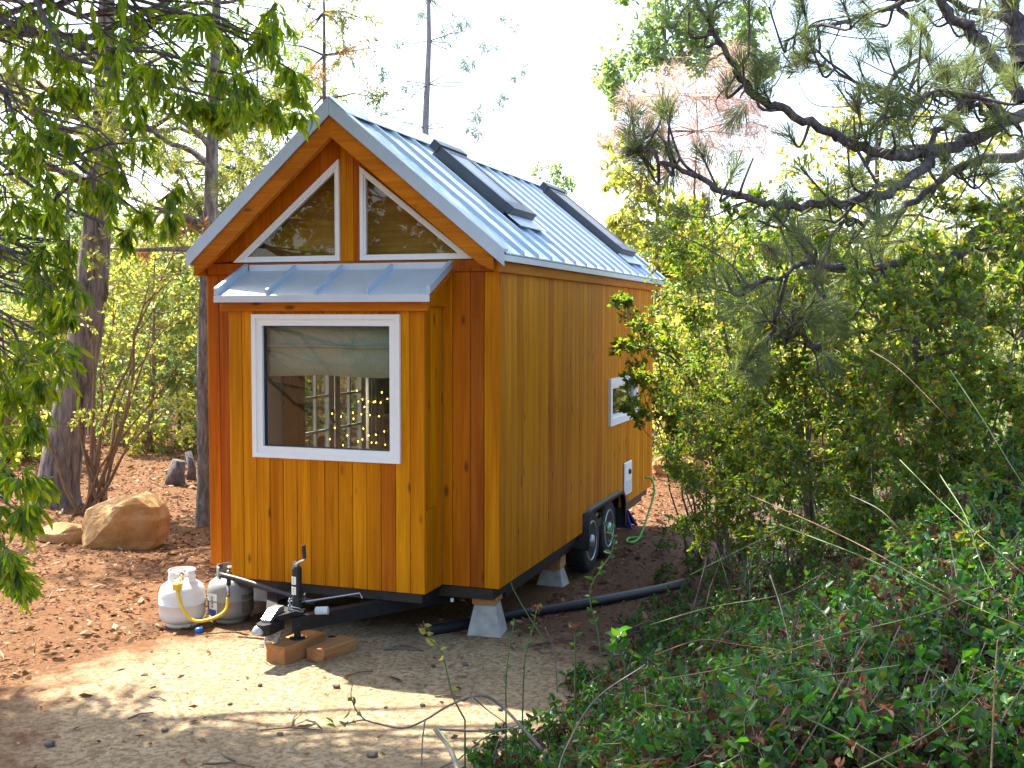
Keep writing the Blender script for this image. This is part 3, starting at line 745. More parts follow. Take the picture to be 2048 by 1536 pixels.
for k, x in enumerate(seams):
    h = .055 if k in (0, 4) else .04; w = .016 if k in (0, 4) else .009
    MB().add([(x - w, -.004, bz(0) + .011), (x + w, -.004, bz(0) + .011), (x + w, -.425, bz(-.425) + .011), (x - w, -.425, bz(-.425) + .011), (x - w, -.004, bz(0) + .011 + h), (x + w, -.004, bz(0) + .011 + h), (x + w, -.425, bz(-.425) + .011 + h), (x - w, -.425, bz(-.425) + .011 + h)],
             [(0, 3, 2, 1), (4, 5, 6, 7), (0, 1, 5, 4), (2, 3, 7, 6), (0, 4, 7, 3), (1, 2, 6, 5)]).build('roof_rib', 'metal', br)
MB().box(.36, 2.092, -.436, -.426, 2.078, 2.128).build('drip_edge', 'metal_pale', br)
MB().box(.40, 2.06, -.014, -.003, 2.325, 2.372).build('wall_flashing', 'metal_pale', br)
MB().cbox(.375, 2.05, -.372, BY - .002, 2.015, 2.082, .004).build('ledger_board', 'cedar_rake', br)
MB().prism([(-.36, 2.05), (-.004, 2.05), (-.004, 2.288), (-.40, 2.10)], BX1 + .002, BX1 + .03, 'x').build('cheek_board', 'cedar', br)
MB().prism([(-.36, 2.05), (-.004, 2.05), (-.004, 2.288), (-.40, 2.10)], BX0 - .03, BX0 - .002, 'x').build('cheek_board', 'cedar_red', br)

# trailer
ch = MB().box(.05, 2.40, BY + .04 + .29, 5.28, -.085, -.004).box(BX0 + .03, BX1 - .03, BY + .02, .004, -.07, -.004).build('trailer_frame', 'black_steel', house)
MB().box(.10, .20, .02, 5.28, -.17, -.087).build('frame_rail', 'black_steel', ch); MB().box(2.24, 2.34, .45, 5.28, -.17, -.087).build('frame_rail', 'black_steel', ch)
CPX, CPY = 1.19, -1.06
tongue = MB()
for xs_ in (.42, 1.98):
    a = np.array([xs_, .25]); b2 = np.array([CPX + (.07 if xs_ > 1 else -.07), CPY + .14]); dv = (b2 - a) / np.linalg.norm(b2 - a); nv = np.array([-dv[1], dv[0]]) * .038
    tongue.prism([tuple(a + nv), tuple(b2 + nv), tuple(b2 - nv), tuple(a - nv)], -.175, -.075, 'z')
tongue = tongue.build('tongue', 'black_steel', house)
cp = MB().prism([(CPX - .13, CPY + .24), (CPX + .14, CPY + .24), (CPX + .06, CPY + .02), (CPX - .05, CPY + .02)], -.07, -.035, 'z')
cp.prism([(CPX - .055, CPY + .10), (CPX + .055, CPY + .10), (CPX + .05, CPY - .08), (CPX + .025, CPY - .12), (CPX - .025, CPY - .12), (CPX - .05, CPY - .08)], -.145, -.071, 'z')
cp = cp.build('coupler', 'black_steel', tongue)
MB().prism([(CPY - .05, -.07), (CPY + .13, -.034), (CPY + .13, .005), (CPY + .05, .005), (CPY - .05, -.05)], CPX - .035, CPX + .035, 'x').build('coupler_latch', 'steel', tongue)
MB().lathe([(.045, 0), (.05, .02), (.03, .05), (.012, .06)], 14).build('ball_socket', 'steel', tongue, True, loc=(CPX - .02, CPY - .10, -.135))
MB().tube([(CPX + .06, CPY + .22, .0), (CPX + .2, CPY + .32, .015), (CPX + .42, CPY + .5, .035), (CPX + .44, CPY + .5, .0)], .007, 6).build('spare_rod', 'steel', tongue)
JX, JY = 1.285, -.86
jk = MB().lathe([(.024, -.225), (.024, -.07), (.034, -.07), (.034, .25), (.026, .265)], 18, (JX, JY, 0)).build('tongue_jack', 'black_steel', house)
MB().lathe([(.055, -.236), (.055, -.226)], 18, (JX, JY, 0)).build('foot_plate', 'black_steel', jk)
MB().lathe([(.022, -.012), (.022, .012)], 14).build('gear_cap', 'steel', jk, loc=(JX, JY - .012, .285), rot=(R_(90), 0, 0))
MB().tube([(JX + .01, JY - .03, .285), (JX + .04, JY - .035, .305), (JX + .085, JY - .04, .325), (JX + .085, JY - .045, .345)], .008, 8).build('crank_arm', 'steel', jk)
MB().tube([(JX + .085, JY - .045, .335), (JX + .083, JY - .05, .425)], .014, 10).build('crank_handle', 'black_plastic', jk)
def curved_label(z0, z1, a0, a1, r, mat, parent, c, name, thick=.0012):
    n = 9; vs = []; fs = []
    for rr in (r, r + thick):
        for z in (z0, z1):
            for i in range(n):
                a = a0 + (a1 - a0) * i / (n - 1); vs.append((c[0] + rr * math.cos(a), c[1] + rr * math.sin(a), c[2] + z))
    for i in range(n - 1):
        fs += [(2 * n + i, 2 * n + i + 1, 3 * n + i + 1, 3 * n + i), (i, n + i, n + i + 1, i + 1)]
    return MB().add(vs, fs).build(name, mat, parent, True)
for z0, z1 in ((.145, .20), (.075, .13)):
    lb = curved_label(z0, z1, R_(-150), R_(-70), .0345, 'sticker', jk, (JX, JY, 0), 'label')
    for q in range(4): curved_label(z0 + .010 + q * .011, z0 + .0135 + q * .011, R_(-140), R_(-90), .036, 'print_grey', lb, (JX, JY, 0), 'print_line', .0005)
# loose cables and safety chains round the coupler
crg = np.random.default_rng(5)
for k in range(4):
    pts = [(JX + crg.uniform(-.05, .05), JY + crg.uniform(-.07, -.03), z) for z in np.linspace(.06, -.03, 4)]
    a0 = crg.uniform(0, 6)
    pts = [(JX + .06 * math.cos(a0 + t * 5.5) + .01, JY - .02 + .05 * math.sin(a0 + t * 5.5), .07 - .1 * t + crg.normal(0, .012)) for t in np.linspace(0, 1, 12)]
    MB().tube(smooth_path(pts, 3), .0035, 5).build('cable', ('steel', 'black_plastic')[k % 2], tongue)
for k in range(3):
    pts = [(CPX + .0 + .06 * crg.normal(), CPY + .05 + .05 * crg.normal(), z) for z in np.linspace(-.14, -.262, 6)]
    P = smooth_path(pts, 5)
    for i in range(0, len(P) - 1, 1):
        c = P[i]; an = (i % 2) * 1.57 + crg.uniform(-.3, .3)
        ring_ = [(c[0] + .009 * math.cos(t) * math.cos(an), c[1] + .009 * math.cos(t) * math.sin(an), c[2] + .014 * math.sin(t)) for t in np.linspace(0, 2 * math.pi, 9)]
        MB().tube(ring_, .0028, 4, False).build('chain_link', 'steel', tongue)
# plug hanging from the frame, black service pipe under the bay
MB().tube(smooth_path([(.40, -.46, .05), (.62, -.47, .02), (.95, -.50, -.035), (1.24, -.53, -.075)], 5), .021, 10).build('service_pipe', 'black_plastic', house, True)
MB().tube([(1.385, -.78, -.055), (1.47, -.76, -.05)], .028, 12).build('trailer_plug', 'pale_plastic', tongue)
MB().tube([(2.09, -.02, -.09), (2.09, -.02, -.115)], .012, 10).build('drain_nipple', 'sticker', ch)
# wheels and fender
def wheel(y):
    c = (2.31, y, -.165)
    w = MB().lathe([(.19, -.10), (.27, -.105), (.292, -.085), (.298, -.03), (.298, .03), (.292, .085), (.27, .105), (.19, .10)], 40).build('wheel', 'rubber', house, True, loc=c, rot=(0, R_(90), 0))
    MB().lathe([(.192, .06), (.196, .104), (.18, .108), (.172, .08), (.15, .065), (.10, .085), (.06, .095), (.055, .12), (.0, .122)], 32).build('rim', 'rim', w, True)
    for k in range(5):
        a = k * 2 * math.pi / 5
        MB().lathe([(.010, .09), (.010, .108)], 8, (.078 * math.cos(a), .078 * math.sin(a), 0)).build('lug_nut', 'steel', w)
    for k in range(48):
        a = k * 2 * math.pi / 48
        MB().box(-.006, .006, .294, .302, -.085, .085).build('tread_block', 'rubber', w, rot=(0, 0, a)) if k % 2 == 0 else None
    return w
wheel(2.74); wheel(3.42)
arc = [(2.30, -.16)] + [(2.30 + .18 - .18 * math.cos(t), .04 + .155 * math.sin(t)) for t in np.linspace(0, math.pi / 2, 6)] + [(3.62 + .17 * math.sin(t), .04 + .155 * math.cos(t)) for t in np.linspace(0, math.pi / 2, 6)] + [(3.79, -.20)]
inn = [(p[0] + (.03 if p[0] < 3 else -.03), p[1] - (.0 if p[1] < 0 else .035)) for p in arc]
fn = MB()
n = len(arc)
for x0, x1 in ((2.12, 2.50),):
    vs = [(x0, *p) for p in arc] + [(x1, *p) for p in arc] + [(x0, p[0] + (.010 if p[0] < 3 else -.010), p[1] - .012) for p in arc] + [(x1, p[0] + (.010 if p[0] < 3 else -.010), p[1] - .012) for p in arc]
    fn.add(vs, [(i, i + 1, n + i + 1, n + i) for i in range(n - 1)] + [(2 * n + i, 3 * n + i, 3 * n + i + 1, 2 * n + i + 1) for i in range(n - 1)] + [(n + i, n + i + 1, 3 * n + i + 1, 3 * n + i) for i in range(n - 1)])
vs = [(2.492, *p) for p in arc] + [(2.492, *p) for p in inn] + [(2.503, *p) for p in arc] + [(2.503, *p) for p in inn]
fn.add(vs, [(2 * n + i, 2 * n + i + 1, 3 * n + i + 1, 3 * n + i) for i in range(n - 1)] + [(i, n + i, n + i + 1, i + 1) for i in range(n - 1)] + [(n + i, 3 * n + i, 3 * n + i + 1, n + i + 1) for i in range(n - 1)])
fn.build('fender', 'black_steel', house, True)
MB().box(2.05, 2.115, 2.28, 3.81, -.1, .17).build('wheel_well', 'black_steel', house)
MB().tube([(.3, 2.74, -.165), (2.22, 2.74, -.165)], .04, 10).build('axle', 'black_steel', house); MB().tube([(.3, 3.42, -.165), (2.22, 3.42, -.165)], .04, 10).build('axle', 'black_steel', house)

# ------------------------------------------------------------------ things inside the bay window
Z0 = GZ
b = MB()
n = 26; prof = []
for k, (z, dy) in enumerate([(1.93, 0), (1.80, .004), (1.765, .012), (1.757, .03), (1.770, .045), (1.745, .012), (1.66, .006), (1.535, .004)]): prof.append((z, dy))
vs = []
for (z, dy) in prof:
    for i in range(n):
        x = .66 + 1.12 * i / (n - 1)
        vs.append((x, -.20 - dy + .004 * math.sin(x * 17 + z * 9), z + (.006 * math.sin(x * 7) if z < 1.9 else 0) - (.012 * math.sin(math.pi * i / (n - 1)) if abs(z - 1.76) < .03 else 0)))
fs = [(k * n + i, k * n + i + 1, (k + 1) * n + i + 1, (k + 1) * n + i) for k in range(len(prof) - 1) for i in range(n - 1)]
rs = MB().add(vs, fs).build('roman_shade', 'linen', None, True, loc=(0, 0, Z0))
sol = rs.modifiers.new('thickness', 'SOLIDIFY'); sol.thickness = .004
tag(rs, 'grey-green linen roman shade half drawn in the bay window', 'window shade')
def drape(name, mat, p0, p1, z0, z1, folds, amp, label):
    p0 = np.array(p0); p1 = np.array(p1); n = 60; d = p1 - p0; nv = np.array([-d[1], d[0]]) / np.linalg.norm(d); vs = []
    for z in np.linspace(z0, z1, 5):
        for i in range(n):
            t = i / (n - 1); o = amp * math.sin(t * folds * 6.283 + .6 * math.sin(z * 2))
            p = p0 + d * t + nv * o; vs.append((p[0], p[1], z))
    fs = [(k * n + i, k * n + i + 1, (k + 1) * n + i + 1, (k + 1) * n + i) for k in range(4) for i in range(n - 1)]
    o = MB().add(vs, fs).build(name, mat, None, True, loc=(0, 0, Z0))
    sm = o.modifiers.new('thickness', 'SOLIDIFY'); sm.thickness = .004
    return tag(o, label, 'curtain')
drape('curtain', 'curtain', (.14, .93), (.14, 1.27), .04, 2.1, 3, .018, 'brown curtain panel hanging beside the french door')
drape('curtain', 'curtain_grey', (.13, 2.66), (.13, 2.92), .04, 2.1, 3, .02, 'pale curtain panel hanging past the french door, nearer the dark cabinet')
def fairy():
    t = thing('string_light', 'string of tiny warm yellow fairy lights looping across the bay window', 'string lights', (0, 0, Z0))
    fr = np.random.default_rng(11)
    strands = [[(1.20, 1.16), (1.34, 1.10), (1.52, 1.05), (1.72, 1.08)], [(1.36, 1.22), (1.44, 1.27), (1.56, 1.24), (1.73, 1.30)], [(1.42, 1.17), (1.52, 1.10), (1.60, 1.13), (1.74, 1.19)],
               [(1.18, 1.26), (1.30, 1.24), (1.44, 1.30), (1.56, 1.38), (1.62, 1.47)], [(1.46, 1.36), (1.54, 1.34), (1.62, 1.37), (1.74, 1.40)], [(1.16, 1.08), (1.30, 1.03), (1.48, 1.06), (1.62, 1.04), (1.74, 1.05)], [(1.38, 1.44), (1.42, 1.36), (1.48, 1.40)]]
    for s in strands:
        P = smooth_path([(x, -.17 + fr.uniform(-.02, .03), z) for x, z in s], 6)
        MB().tube(P, .0012, 4).build('wire', 'wire', t)
        for i in range(1, len(P), 4):
            p = P[i] + fr.normal(0, .006, 3)
            MB().lathe([(.001, -.0055), (.0026, -.0025), (.0034, 0), (.0026, .0025), (.001, .0055)], 8, p).build('bulb', 'bulb', t, True)
fairy()
tag(MB().tube(smooth_path([(.78, -.19, 1.535), (.79, -.195, 1.45), (.775, -.19, 1.38), (.79, -.19, 1.33), (.78, -.19, 1.29), (.80, -.19, 1.34)], 4), .003, 5).build('blind_cord', 'black_plastic', None, True, loc=(0, 0, Z0)), 'thin dark cord dangling below the linen shade', 'cord')

# ------------------------------------------------------------------ props around the drawbar
def gz(x, y): return float(ground_z(x, y))
def tank(name, label, x, y, mat, rz, grey=False):
    z = gz(x, y) - .004
    t = thing(name, label, 'gas cylinder', (x, y, z), rz)
    r = .172
    MB().lathe([(.115, .0), (.122, .004), (.124, .03), (.118, .034)], 32).build('foot_ring', mat if not grey else 'tank_grey', t, True)
    body = [(.02, .022), (.10, .024), (.145, .04), (.166, .07), (r, .11), (r, .172), (r + .0035, .175), (r + .0035, .183), (r, .186), (r, .235), (.168, .27), (.152, .305), (.118, .332), (.07, .347), (.03, .352), (.0, .353)]
    MB().lathe(body, 40).build('body', mat, t, True)
    # collar: a rolled guard with a gap, open towards the valve
    n = 30; a0, a1 = R_(-60), R_(240); vs = []; fs = []
    for k, (rr, z0, z1) in enumerate(((.098, .335, .43), (.102, .335, .43))):
        for zz in (z0, (z0 + z1) / 2, z1 - .012, z1):
            for i in range(n):
                a = a0 + (a1 - a0) * i / (n - 1); q = rr - (.0 if zz < z1 else .003); vs.append((q * math.cos(a), q * math.sin(a), zz))
    # two hand slots are left out of the guard
    def hole(i, lvl): return lvl == 1 and (4 <= i <= 8 or 20 <= i <= 24)
    for k in (0, 1):
        for l in range(3):
            for i in range(n - 1):
                if hole(i, l): continue
                q = k * 4 * n + l * n; fs.append((q + i, q + i + 1, q + n + i + 1, q + n + i))
    for i in range(n - 1):
        q, p = 3 * n, 7 * n; fs.append((q + i, q + i + 1, p + i + 1, p + i))
    MB().add(vs, fs).build('collar', mat, t, True)
    v = MB().lathe([(.016, .35), (.016, .375), (.022, .378), (.022, .39), (.012, .394), (.012, .405)], 14).build('valve', 'brass', t, True)
    MB().tube([(0, -.01, .385), (0, -.055, .383)], .012, 10).build('outlet', 'brass', v, True)
    MB().lathe([(.024, .406), (.026, .412), (.024, .42), (.01, .421)], 12).build('knob', 'steel', v, True)
    return t
p1 = (.02, -.40); p2 = (.33, -.22)
t1 = tank('gas_cylinder', 'white propane cylinder standing by the drawbar with yellow hose at its valve', p1[0], p1[1], 'tank_white', R_(35))
t2 = tank('gas_cylinder', 'grey propane cylinder with printed label and rust-brown side', p2[0], p2[1], 'tank_grey', R_(10), True)
# print on the grey cylinder (angles in its own frame, facing the viewer)
va = math.atan2(CAM[1] - p2[1], CAM[0] - p2[0]) - R_(10)
curved_label(.075, .24, va - R_(66), va - R_(36), .1725, 'sticker', t2, (0, 0, 0), 'label')
curved_label(.075, .118, va - R_(64), va - R_(38), .1742, 'print_blue', t2, (0, 0, 0), 'label_square')
for k in range(4):
    a = va - R_(51); zc = .142 + k * .023
    curved_label(zc - .008, zc + .008, a - R_(3.6), a + R_(3.6), .1742, 'print_grey', t2, (0, 0, 0), 'pictogram')
lv = []
for da, dz in ((0, .02), (6, 0), (0, -.02), (-6, 0)): lv.append((.1728 * math.cos(va + R_(da - 6)), .1728 * math.sin(va + R_(da - 6)), .155 + dz))
lv += [(q[0] * 1.006, q[1] * 1.006, q[2]) for q in lv]
MB().add(lv, [(4, 5, 6, 7), (0, 3, 2, 1), (0, 1, 5, 4), (1, 2, 6, 5), (2, 3, 7, 6), (3, 0, 4, 7)]).build('warning_diamond', 'print_red', t2)
curved_label(.085, .225, va + R_(28), va + R_(85), .1726, 'grime', t2, (0, 0, 0), 'rust_stain')
# yellow hose from the white cylinder's valve to the pipe
zt1 = gz(*p1); hose = thing('gas_hose', 'bright yellow gas hose sagging between the white and grey cylinders', 'hose', (p1[0] + .08, p1[1] - .14, zt1))
base = np.array([p1[0] + .08, p1[1] - .14, zt1])
HP = [(p1[0] + .035, p1[1] - .065, .375), (p1[0] + .07, p1[1] - .15, .30), (p1[0] + .15, p1[1] - .20, .18), (p1[0] + .25, p1[1] - .20, .10), (p1[0] + .36, p1[1] - .12, .11), (p1[0] + .42, p1[1] - .05, .16), (p1[0] + .42, p1[1] - .02, .25)]
HP = [np.array(p) + np.array([0, 0, 0]) - np.array([base[0], base[1], 0]) for p in HP]
MB().tube(smooth_path(HP, 6), .0125, 10).build('tube', 'yellow', hose, True)
q = HP[1]; MB().cbox(q[0] - .03, q[0] + .025, q[1] - .03, q[1] + .02, q[2] + .005, q[2] + .06, .006).build('tag', 'yellow', hose)
e = HP[-1]; MB().tube([e, e + np.array([0, 0.005, .045]), e + np.array([0, .01, .09])], .013, 10).build('fitting', 'steel', hose, True)
MB().tube([e + np.array([0, .01, .09]), e + np.array([0, .015, .16])], .017, 10).build('regulator', 'black_plastic', hose, True)

def block(name, label, cat, c, size, rz, mat='lumber', ch=.004, group=None):
    o = MB().cbox(-size[0] / 2, size[0] / 2, -size[1] / 2, size[1] / 2, 0, size[2], ch).build(name, mat, None, loc=c, rot=(0, 0, rz))
    return tag(o, label, cat, group)
bx, by = JX - .01, JY + .005
block('wood_block', 'sunlit timber block under the foot of the tongue jack', 'wood block', (bx, by, gz(bx, by) - .012), (.17, .42, GZ - .236 + .012 - gz(bx, by)), R_(-12))
block('wood_block', 'loose reddish timber block lying beside the jacked block', 'wood block', (1.50, -.76, gz(1.50, -.76) - .004), (.155, .36, .085), R_(-12))
def pier(x, y, top, w0, w1, label, wood_label, wood_h, rz=0.0):
    z = gz(x, y) - .03
    t = MB()
    a, b2 = w0 / 2, w1 / 2
    t.add([(-a, -a, 0), (a, -a, 0), (a, a, 0), (-a, a, 0), (-b2, -b2, top - wood_h - z), (b2, -b2, top - wood_h - z), (b2, b2, top - wood_h - z), (-b2, b2, top - wood_h - z)], [(0, 3, 2, 1), (4, 5, 6, 7), (0, 1, 5, 4), (1, 2, 6, 5), (2, 3, 7, 6), (3, 0, 4, 7)])
    o = t.build('concrete_pier', 'concrete', None, loc=(x, y, z), rot=(0, 0, rz))
    bv = o.modifiers.new('edge', 'BEVEL'); bv.width = .012; bv.segments = 2
    tag(o, label, 'pier')
    block('wood_block', wood_label, 'wood block', (x, y, top - wood_h + .001), (w1 * 1.12, w1 * 1.35, wood_h - .002), rz)
pier(2.30, .16, GZ - .087, .27, .165, 'tapered concrete pier under the front corner of the house', 'pale timber pad on top of the front corner pier', .05, R_(8))
pier(2.24, 2.02, GZ - .172, .27, .17, 'tapered concrete pier under the house just ahead of the wheels', 'brown timber pad on the pier ahead of the wheels', .11, R_(4))
pier(.28, .42, GZ - .087, .27, .165, 'tapered concrete pier behind the gas cylinders', 'timber pad on the pier behind the gas cylinders', .05)
# jack stand at the rear
jx, jy = 2.16, 5.12; z = gz(jx, jy)
js = thing('jack_stand', 'dark blue steel jack stand under the rear of the house', 'jack stand', (jx, jy, z))
hgt = GZ - .172 - z
for sx_ in (-1, 1):
    for sy_ in (-1, 1):
        MB().tube([(sx_ * .13, sy_ * .13, .0), (sx_ * .03, sy_ * .03, hgt * .72)], [.018, .012], 6).build('leg', 'blue_paint', js)
for s in (-1, 1):
    MB().add([(-.125, s * .135, .01), (.125, s * .135, .01), (.04, s * .045, hgt * .66), (-.04, s * .045, hgt * .66), (-.125, s * .141, .01), (.125, s * .141, .01), (.04, s * .051, hgt * .66), (-.04, s * .051, hgt * .66)], [(0, 3, 2, 1), (4, 5, 6, 7), (0, 1, 5, 4), (1, 2, 6, 5), (2, 3, 7, 6), (3, 0, 4, 7)]).build('side_plate', 'blue_paint', js)
MB().lathe([(.04, hgt * .6), (.034, hgt * .75), (.022, hgt * .75), (.022, hgt * .96), (.05, hgt * .97), (.05, hgt)], 14).build('post', 'black_steel', js)
# green garden hose from the rear corner
tag(MB().tube(smooth_path([(2.50, 4.75, GZ + .18), (2.56, 4.78, GZ + .16), (2.60, 4.75, GZ + .02), (2.58, 4.55, GZ - .18), (2.54, 4.25, gz(2.5, 4.25) + .05), (2.46, 4.1, gz(2.5, 4.1) + .02), (2.40, 4.35, gz(2.4, 4.3) + .02), (2.52, 4.45, gz(2.5, 4.4) + .02)], 6), .012, 8).build('garden_hose', 'hose_green', None, True), 'bright green garden hose hanging from the rear corner of the house', 'hose')
# black drain pipe on the soil
pp = [on_ground(u, v) for u, v in ((848, 1272), (910, 1262), (1010, 1246), (1100, 1228), (1190, 1212), (1275, 1196), (1330, 1184), (1375, 1172))]
pp = [(p[0], p[1] + (.10 if i in (2,) else 0), gz(p[0], p[1]) + .036) for i, p in enumerate(pp)]
tag(MB().tube(smooth_path(pp, 5), .042, 14).build('drain_pipe', 'black_plastic', None, True), 'black corrugated drain pipe lying on the soil past the front pier', 'pipe')
p = on_ground(398, 1266)
tag(MB().lathe([(.026, 0), (.03, .006), (.03, .03), (.024, .042), (.0, .043)], 16).build('bottle_cap', 'blue_plastic', None, True, loc=(p[0], p[1], p[2])), 'small bright blue plastic cap on the bare soil', 'bottle cap')

# ------------------------------------------------------------------ boulders and stones
def boulder(name, label, c, dims, seed, cuts=7, mat='rock', cat='rock', rz=0.0, group=None, detail=3):
    import bmesh
    rg = np.random.default_rng(seed)
    bm = bmesh.new(); bmesh.ops.create_icosphere(bm, subdivisions=detail + 1, radius=1.0)
    pl = [(nrm(rg.normal(0, 1, 3)), rg.uniform(.62, .92)) for _ in range(cuts)]
    for v in bm.verts:
        p = np.array(v.co)
        p = np.sign(p) * np.abs(p) ** .72
        for nn, d in pl:
            e = float(p @ nn) - d
            if e > 0: p = p - nn * e * .92
        p = p + .02 * np.sin(p[[1, 2, 0]] * 7 + seed) + .012 * np.sin(p[[2, 0, 1]] * 17 + seed) + rg.normal(0, .006, 3)
        v.co = Vector((p[0] * dims[0], p[1] * dims[1], max(p[2], -.75) * dims[2]))
    me = bpy.data.meshes.new(name); bm.to_mesh(me); bm.free()
    o = link(name, me, mat, None, False, loc=c, rot=(0, 0, rz))
    return tag(o, label, cat, group)
q = on_ground(236, 1100)
boulder('boulder', 'large flat-topped orange sandstone boulder on the mulch', (q[0] - .22, q[1] + .30, q[2] + .20), (.50, .36, .36), 4, rz=R_(10))
q = on_ground(104, 1087)
boulder('boulder', 'low tan rock lying left of the large boulder', (q[0], q[1] + .15, q[2] + .05), (.25, .18, .14), 9)
q = on_ground(1335, 958)
boulder('boulder', 'rounded grey-tan rock on the mulch behind the rear of the house', (q[0] + .1, q[1] + .4, q[2] + .10), (.42, .3, .22), 12)
srg = np.random.default_rng(31)
for k, (u, v, s) in enumerate(((672, 1375, .022), (790, 1297, .02), (743, 1512, .03), (1000, 1420, .018), (288, 1352, .02), (100, 1490, .028), (560, 1470, .016), (845, 1412, .017), (930, 1330, .02), (520, 1372, .017), (330, 1462, .018), (460, 1410, .015))):
    p = on_ground(u, v)
    boulder('pebble', 'small grey pebble on the bare sandy soil', (p[0], p[1], p[2] + s * .4), (s * srg.uniform(.8, 1.3), s, s * .7), 40 + k, 4, 'grime', 'pebble', srg.uniform(0, 3), 'pebbles on the bare soil', 1)

# ------------------------------------------------------------------ litter on the ground
def litter(name, n, region, size, mat, label, dens=None, thick=.25, seed=1, asp=.45):
    rg = np.random.default_rng(seed)
    x = rg.uniform(region[0], region[1], n); y = rg.uniform(region[2], region[3], n)
    if dens is not None:
        k = rg.uniform(0, 1, n) < dens(x, y); x, y = x[k], y[k]
    n = len(x)
    P = np.stack([x, y, ground_z(x, y) + rg.uniform(.002, .012, n)], 1)
    a = rg.uniform(0, 6.283, n); D = np.stack([np.cos(a), np.sin(a), rg.normal(.05, .22, n)], 1)
    L = size * rg.lognormal(0, .5, n)
    V, F = leaves_np(P, D, L, L * rg.uniform(.25, 1.0, n) * asp * 2 * .6, rg, False, .5)
    return tag(link(name, np_mesh(name, V, [F]), mat, None), label, 'leaf litter', kind='stuff')
sandm = lambda x, y: ((x - 2.0) / 2.1) ** 2 + ((y + 1.6) / 2.0) ** 2
under = lambda x, y: (x > 0) & (x < 2.45) & (y > 0) & (y < 5.3)
litter('leaf_litter', 80000, (-9, 2.6, -3.6, 10), .036, 'chip', 'red-brown bark chips and dry leaves spread over the ground', lambda x, y: np.where(under(x, y), .02, np.where(sandm(x, y) < 1, .05, .9)), seed=1)
litter('leaf_litter', 26000, (2.2, 9, -4, 10), .038, 'chip_dark', 'dull brown dead leaves over the soil beside the house', lambda x, y: np.where(under(x, y), .0, np.where(sandm(x, y) < .6, .06, .9)), seed=2)
litter('leaf_litter', 26000, (-30, 12, 9, 34), .10, 'chip', 'tan fallen leaves on the ground behind the house', seed=3)
trg = np.random.default_rng(8)
for k, (u, v, L, a) in enumerate(((520, 1462, .34, .35), (612, 1440, .2, -.6), (405, 1530, .3, .1), (770, 1300, .28, .2), (800, 1292, .22, -.3), (255, 1440, .15, 1.), (690, 1355, .2, .9), (1240, 1270, .3, .5), (870, 1395, .16, .2), (300, 1395, .14, -.2), (585, 1455, .26, 1.9), (470, 1525, .2, 2.6))):
    p = on_ground(u, v)
    e2 = (p[0] + L * math.cos(a), p[1] + L * math.sin(a)); m2 = (p[0] + .5 * L * math.cos(a + .15), p[1] + .5 * L * math.sin(a + .15))
    tag(MB().tube([(p[0], p[1], p[2] + .006), (m2[0], m2[1], gz(*m2) + .014), (e2[0], e2[1], gz(*e2) + .008)], [.006, .005, .003], 6).build('fallen_twig', 'stem_grey' if k % 2 else 'stem_tan', None, True), 'short dry twig fallen on the bare soil', 'twig', 'twigs fallen on the soil')

# ------------------------------------------------------------------ vegetation
def tree(name, label, cat, base, trunk, leafset, bark_mat, group=None):
    """base: ground point; trunk: Wood with limbs; leafset: list of (part name, V, F, material)"""
    t = thing(name, label, cat, tuple(base), 0, group)
    off = np.asarray(base, float)
    if trunk is not None:
        trunk.V = [v - off for v in trunk.V]
        trunk.build('trunk' if cat == 'tree' else 'stem', bark_mat, t)
    for pn, V, F, mt in leafset:
        link(pn, np_mesh(pn, V - off, [F]), mt, t)
    return t
def fol_into(wd, cl, mt, pn='crown', rg=rng, **kw):
    LV, LF, TV, TF = foliage(cl, rg=rg, **kw)
    if TV is not None and wd is not None: wd.add(TV, TF)
    return (pn, LV, LF, mt)
def jit_clumps(lst, rep, ju, jd, rr=(.6, 1.1), rg=rng):
    out = []
    for u, v, d, r in lst:
        for _ in range(rep):
            out.append((u + rg.normal(0, ju * r), v + rg.normal(0, ju * r), d + rg.normal(0, jd), r * rg.uniform(*rr)))
    return px_clumps(out)

# --- evergreen laurel whose branches hang in from the left
lr = np.random.default_rng(101)
wd = Wood()
lb_ = at(-620, 1100, 7.6); lb_[2] = gz(lb_[0], lb_[1]) - .05
top = at(-520, -900, 7.8)
tp = smooth_path([lb_, at(-610, 700, 7.6), at(-560, 200, 7.7), at(-540, -300, 7.8), top], 5)
wd.tube(tp, np.linspace(.22, .06, len(tp)), 10)
L1 = [(40, 20, 6.8, 60), (140, 15, 6.7, 60), (230, 40, 6.6, 60), (330, 20, 6.6, 55), (430, 30, 6.8, 55), (520, 20, 7.0, 45), (250, 130, 6.5, 55), (180, 90, 6.6, 55), (60, 110, 6.7, 45), (340, 90, 6.6, 40),
      (235, 215, 6.4, 50), (300, 200, 6.5, 40), (160, 180, 6.6, 40), (90, 205, 6.7, 40), (230, 300, 6.4, 45), (290, 330, 6.4, 38), (255, 385, 6.4, 32), (325, 400, 6.5, 26), (270, 445, 6.4, 20),
      (420, 80, 6.8, 45), (480, 120, 6.9, 45), (550, 90, 7.0, 36), (580, 30, 7.0, 36), (430, 165, 6.8, 36), (500, 175, 6.9, 36), (550, 185, 7.0, 34), (590, 200, 7.1, 22), (520, 225, 6.9, 24), (400, 205, 6.8, 22), (460, 230, 6.9, 20), (565, 150, 7.0, 32)]
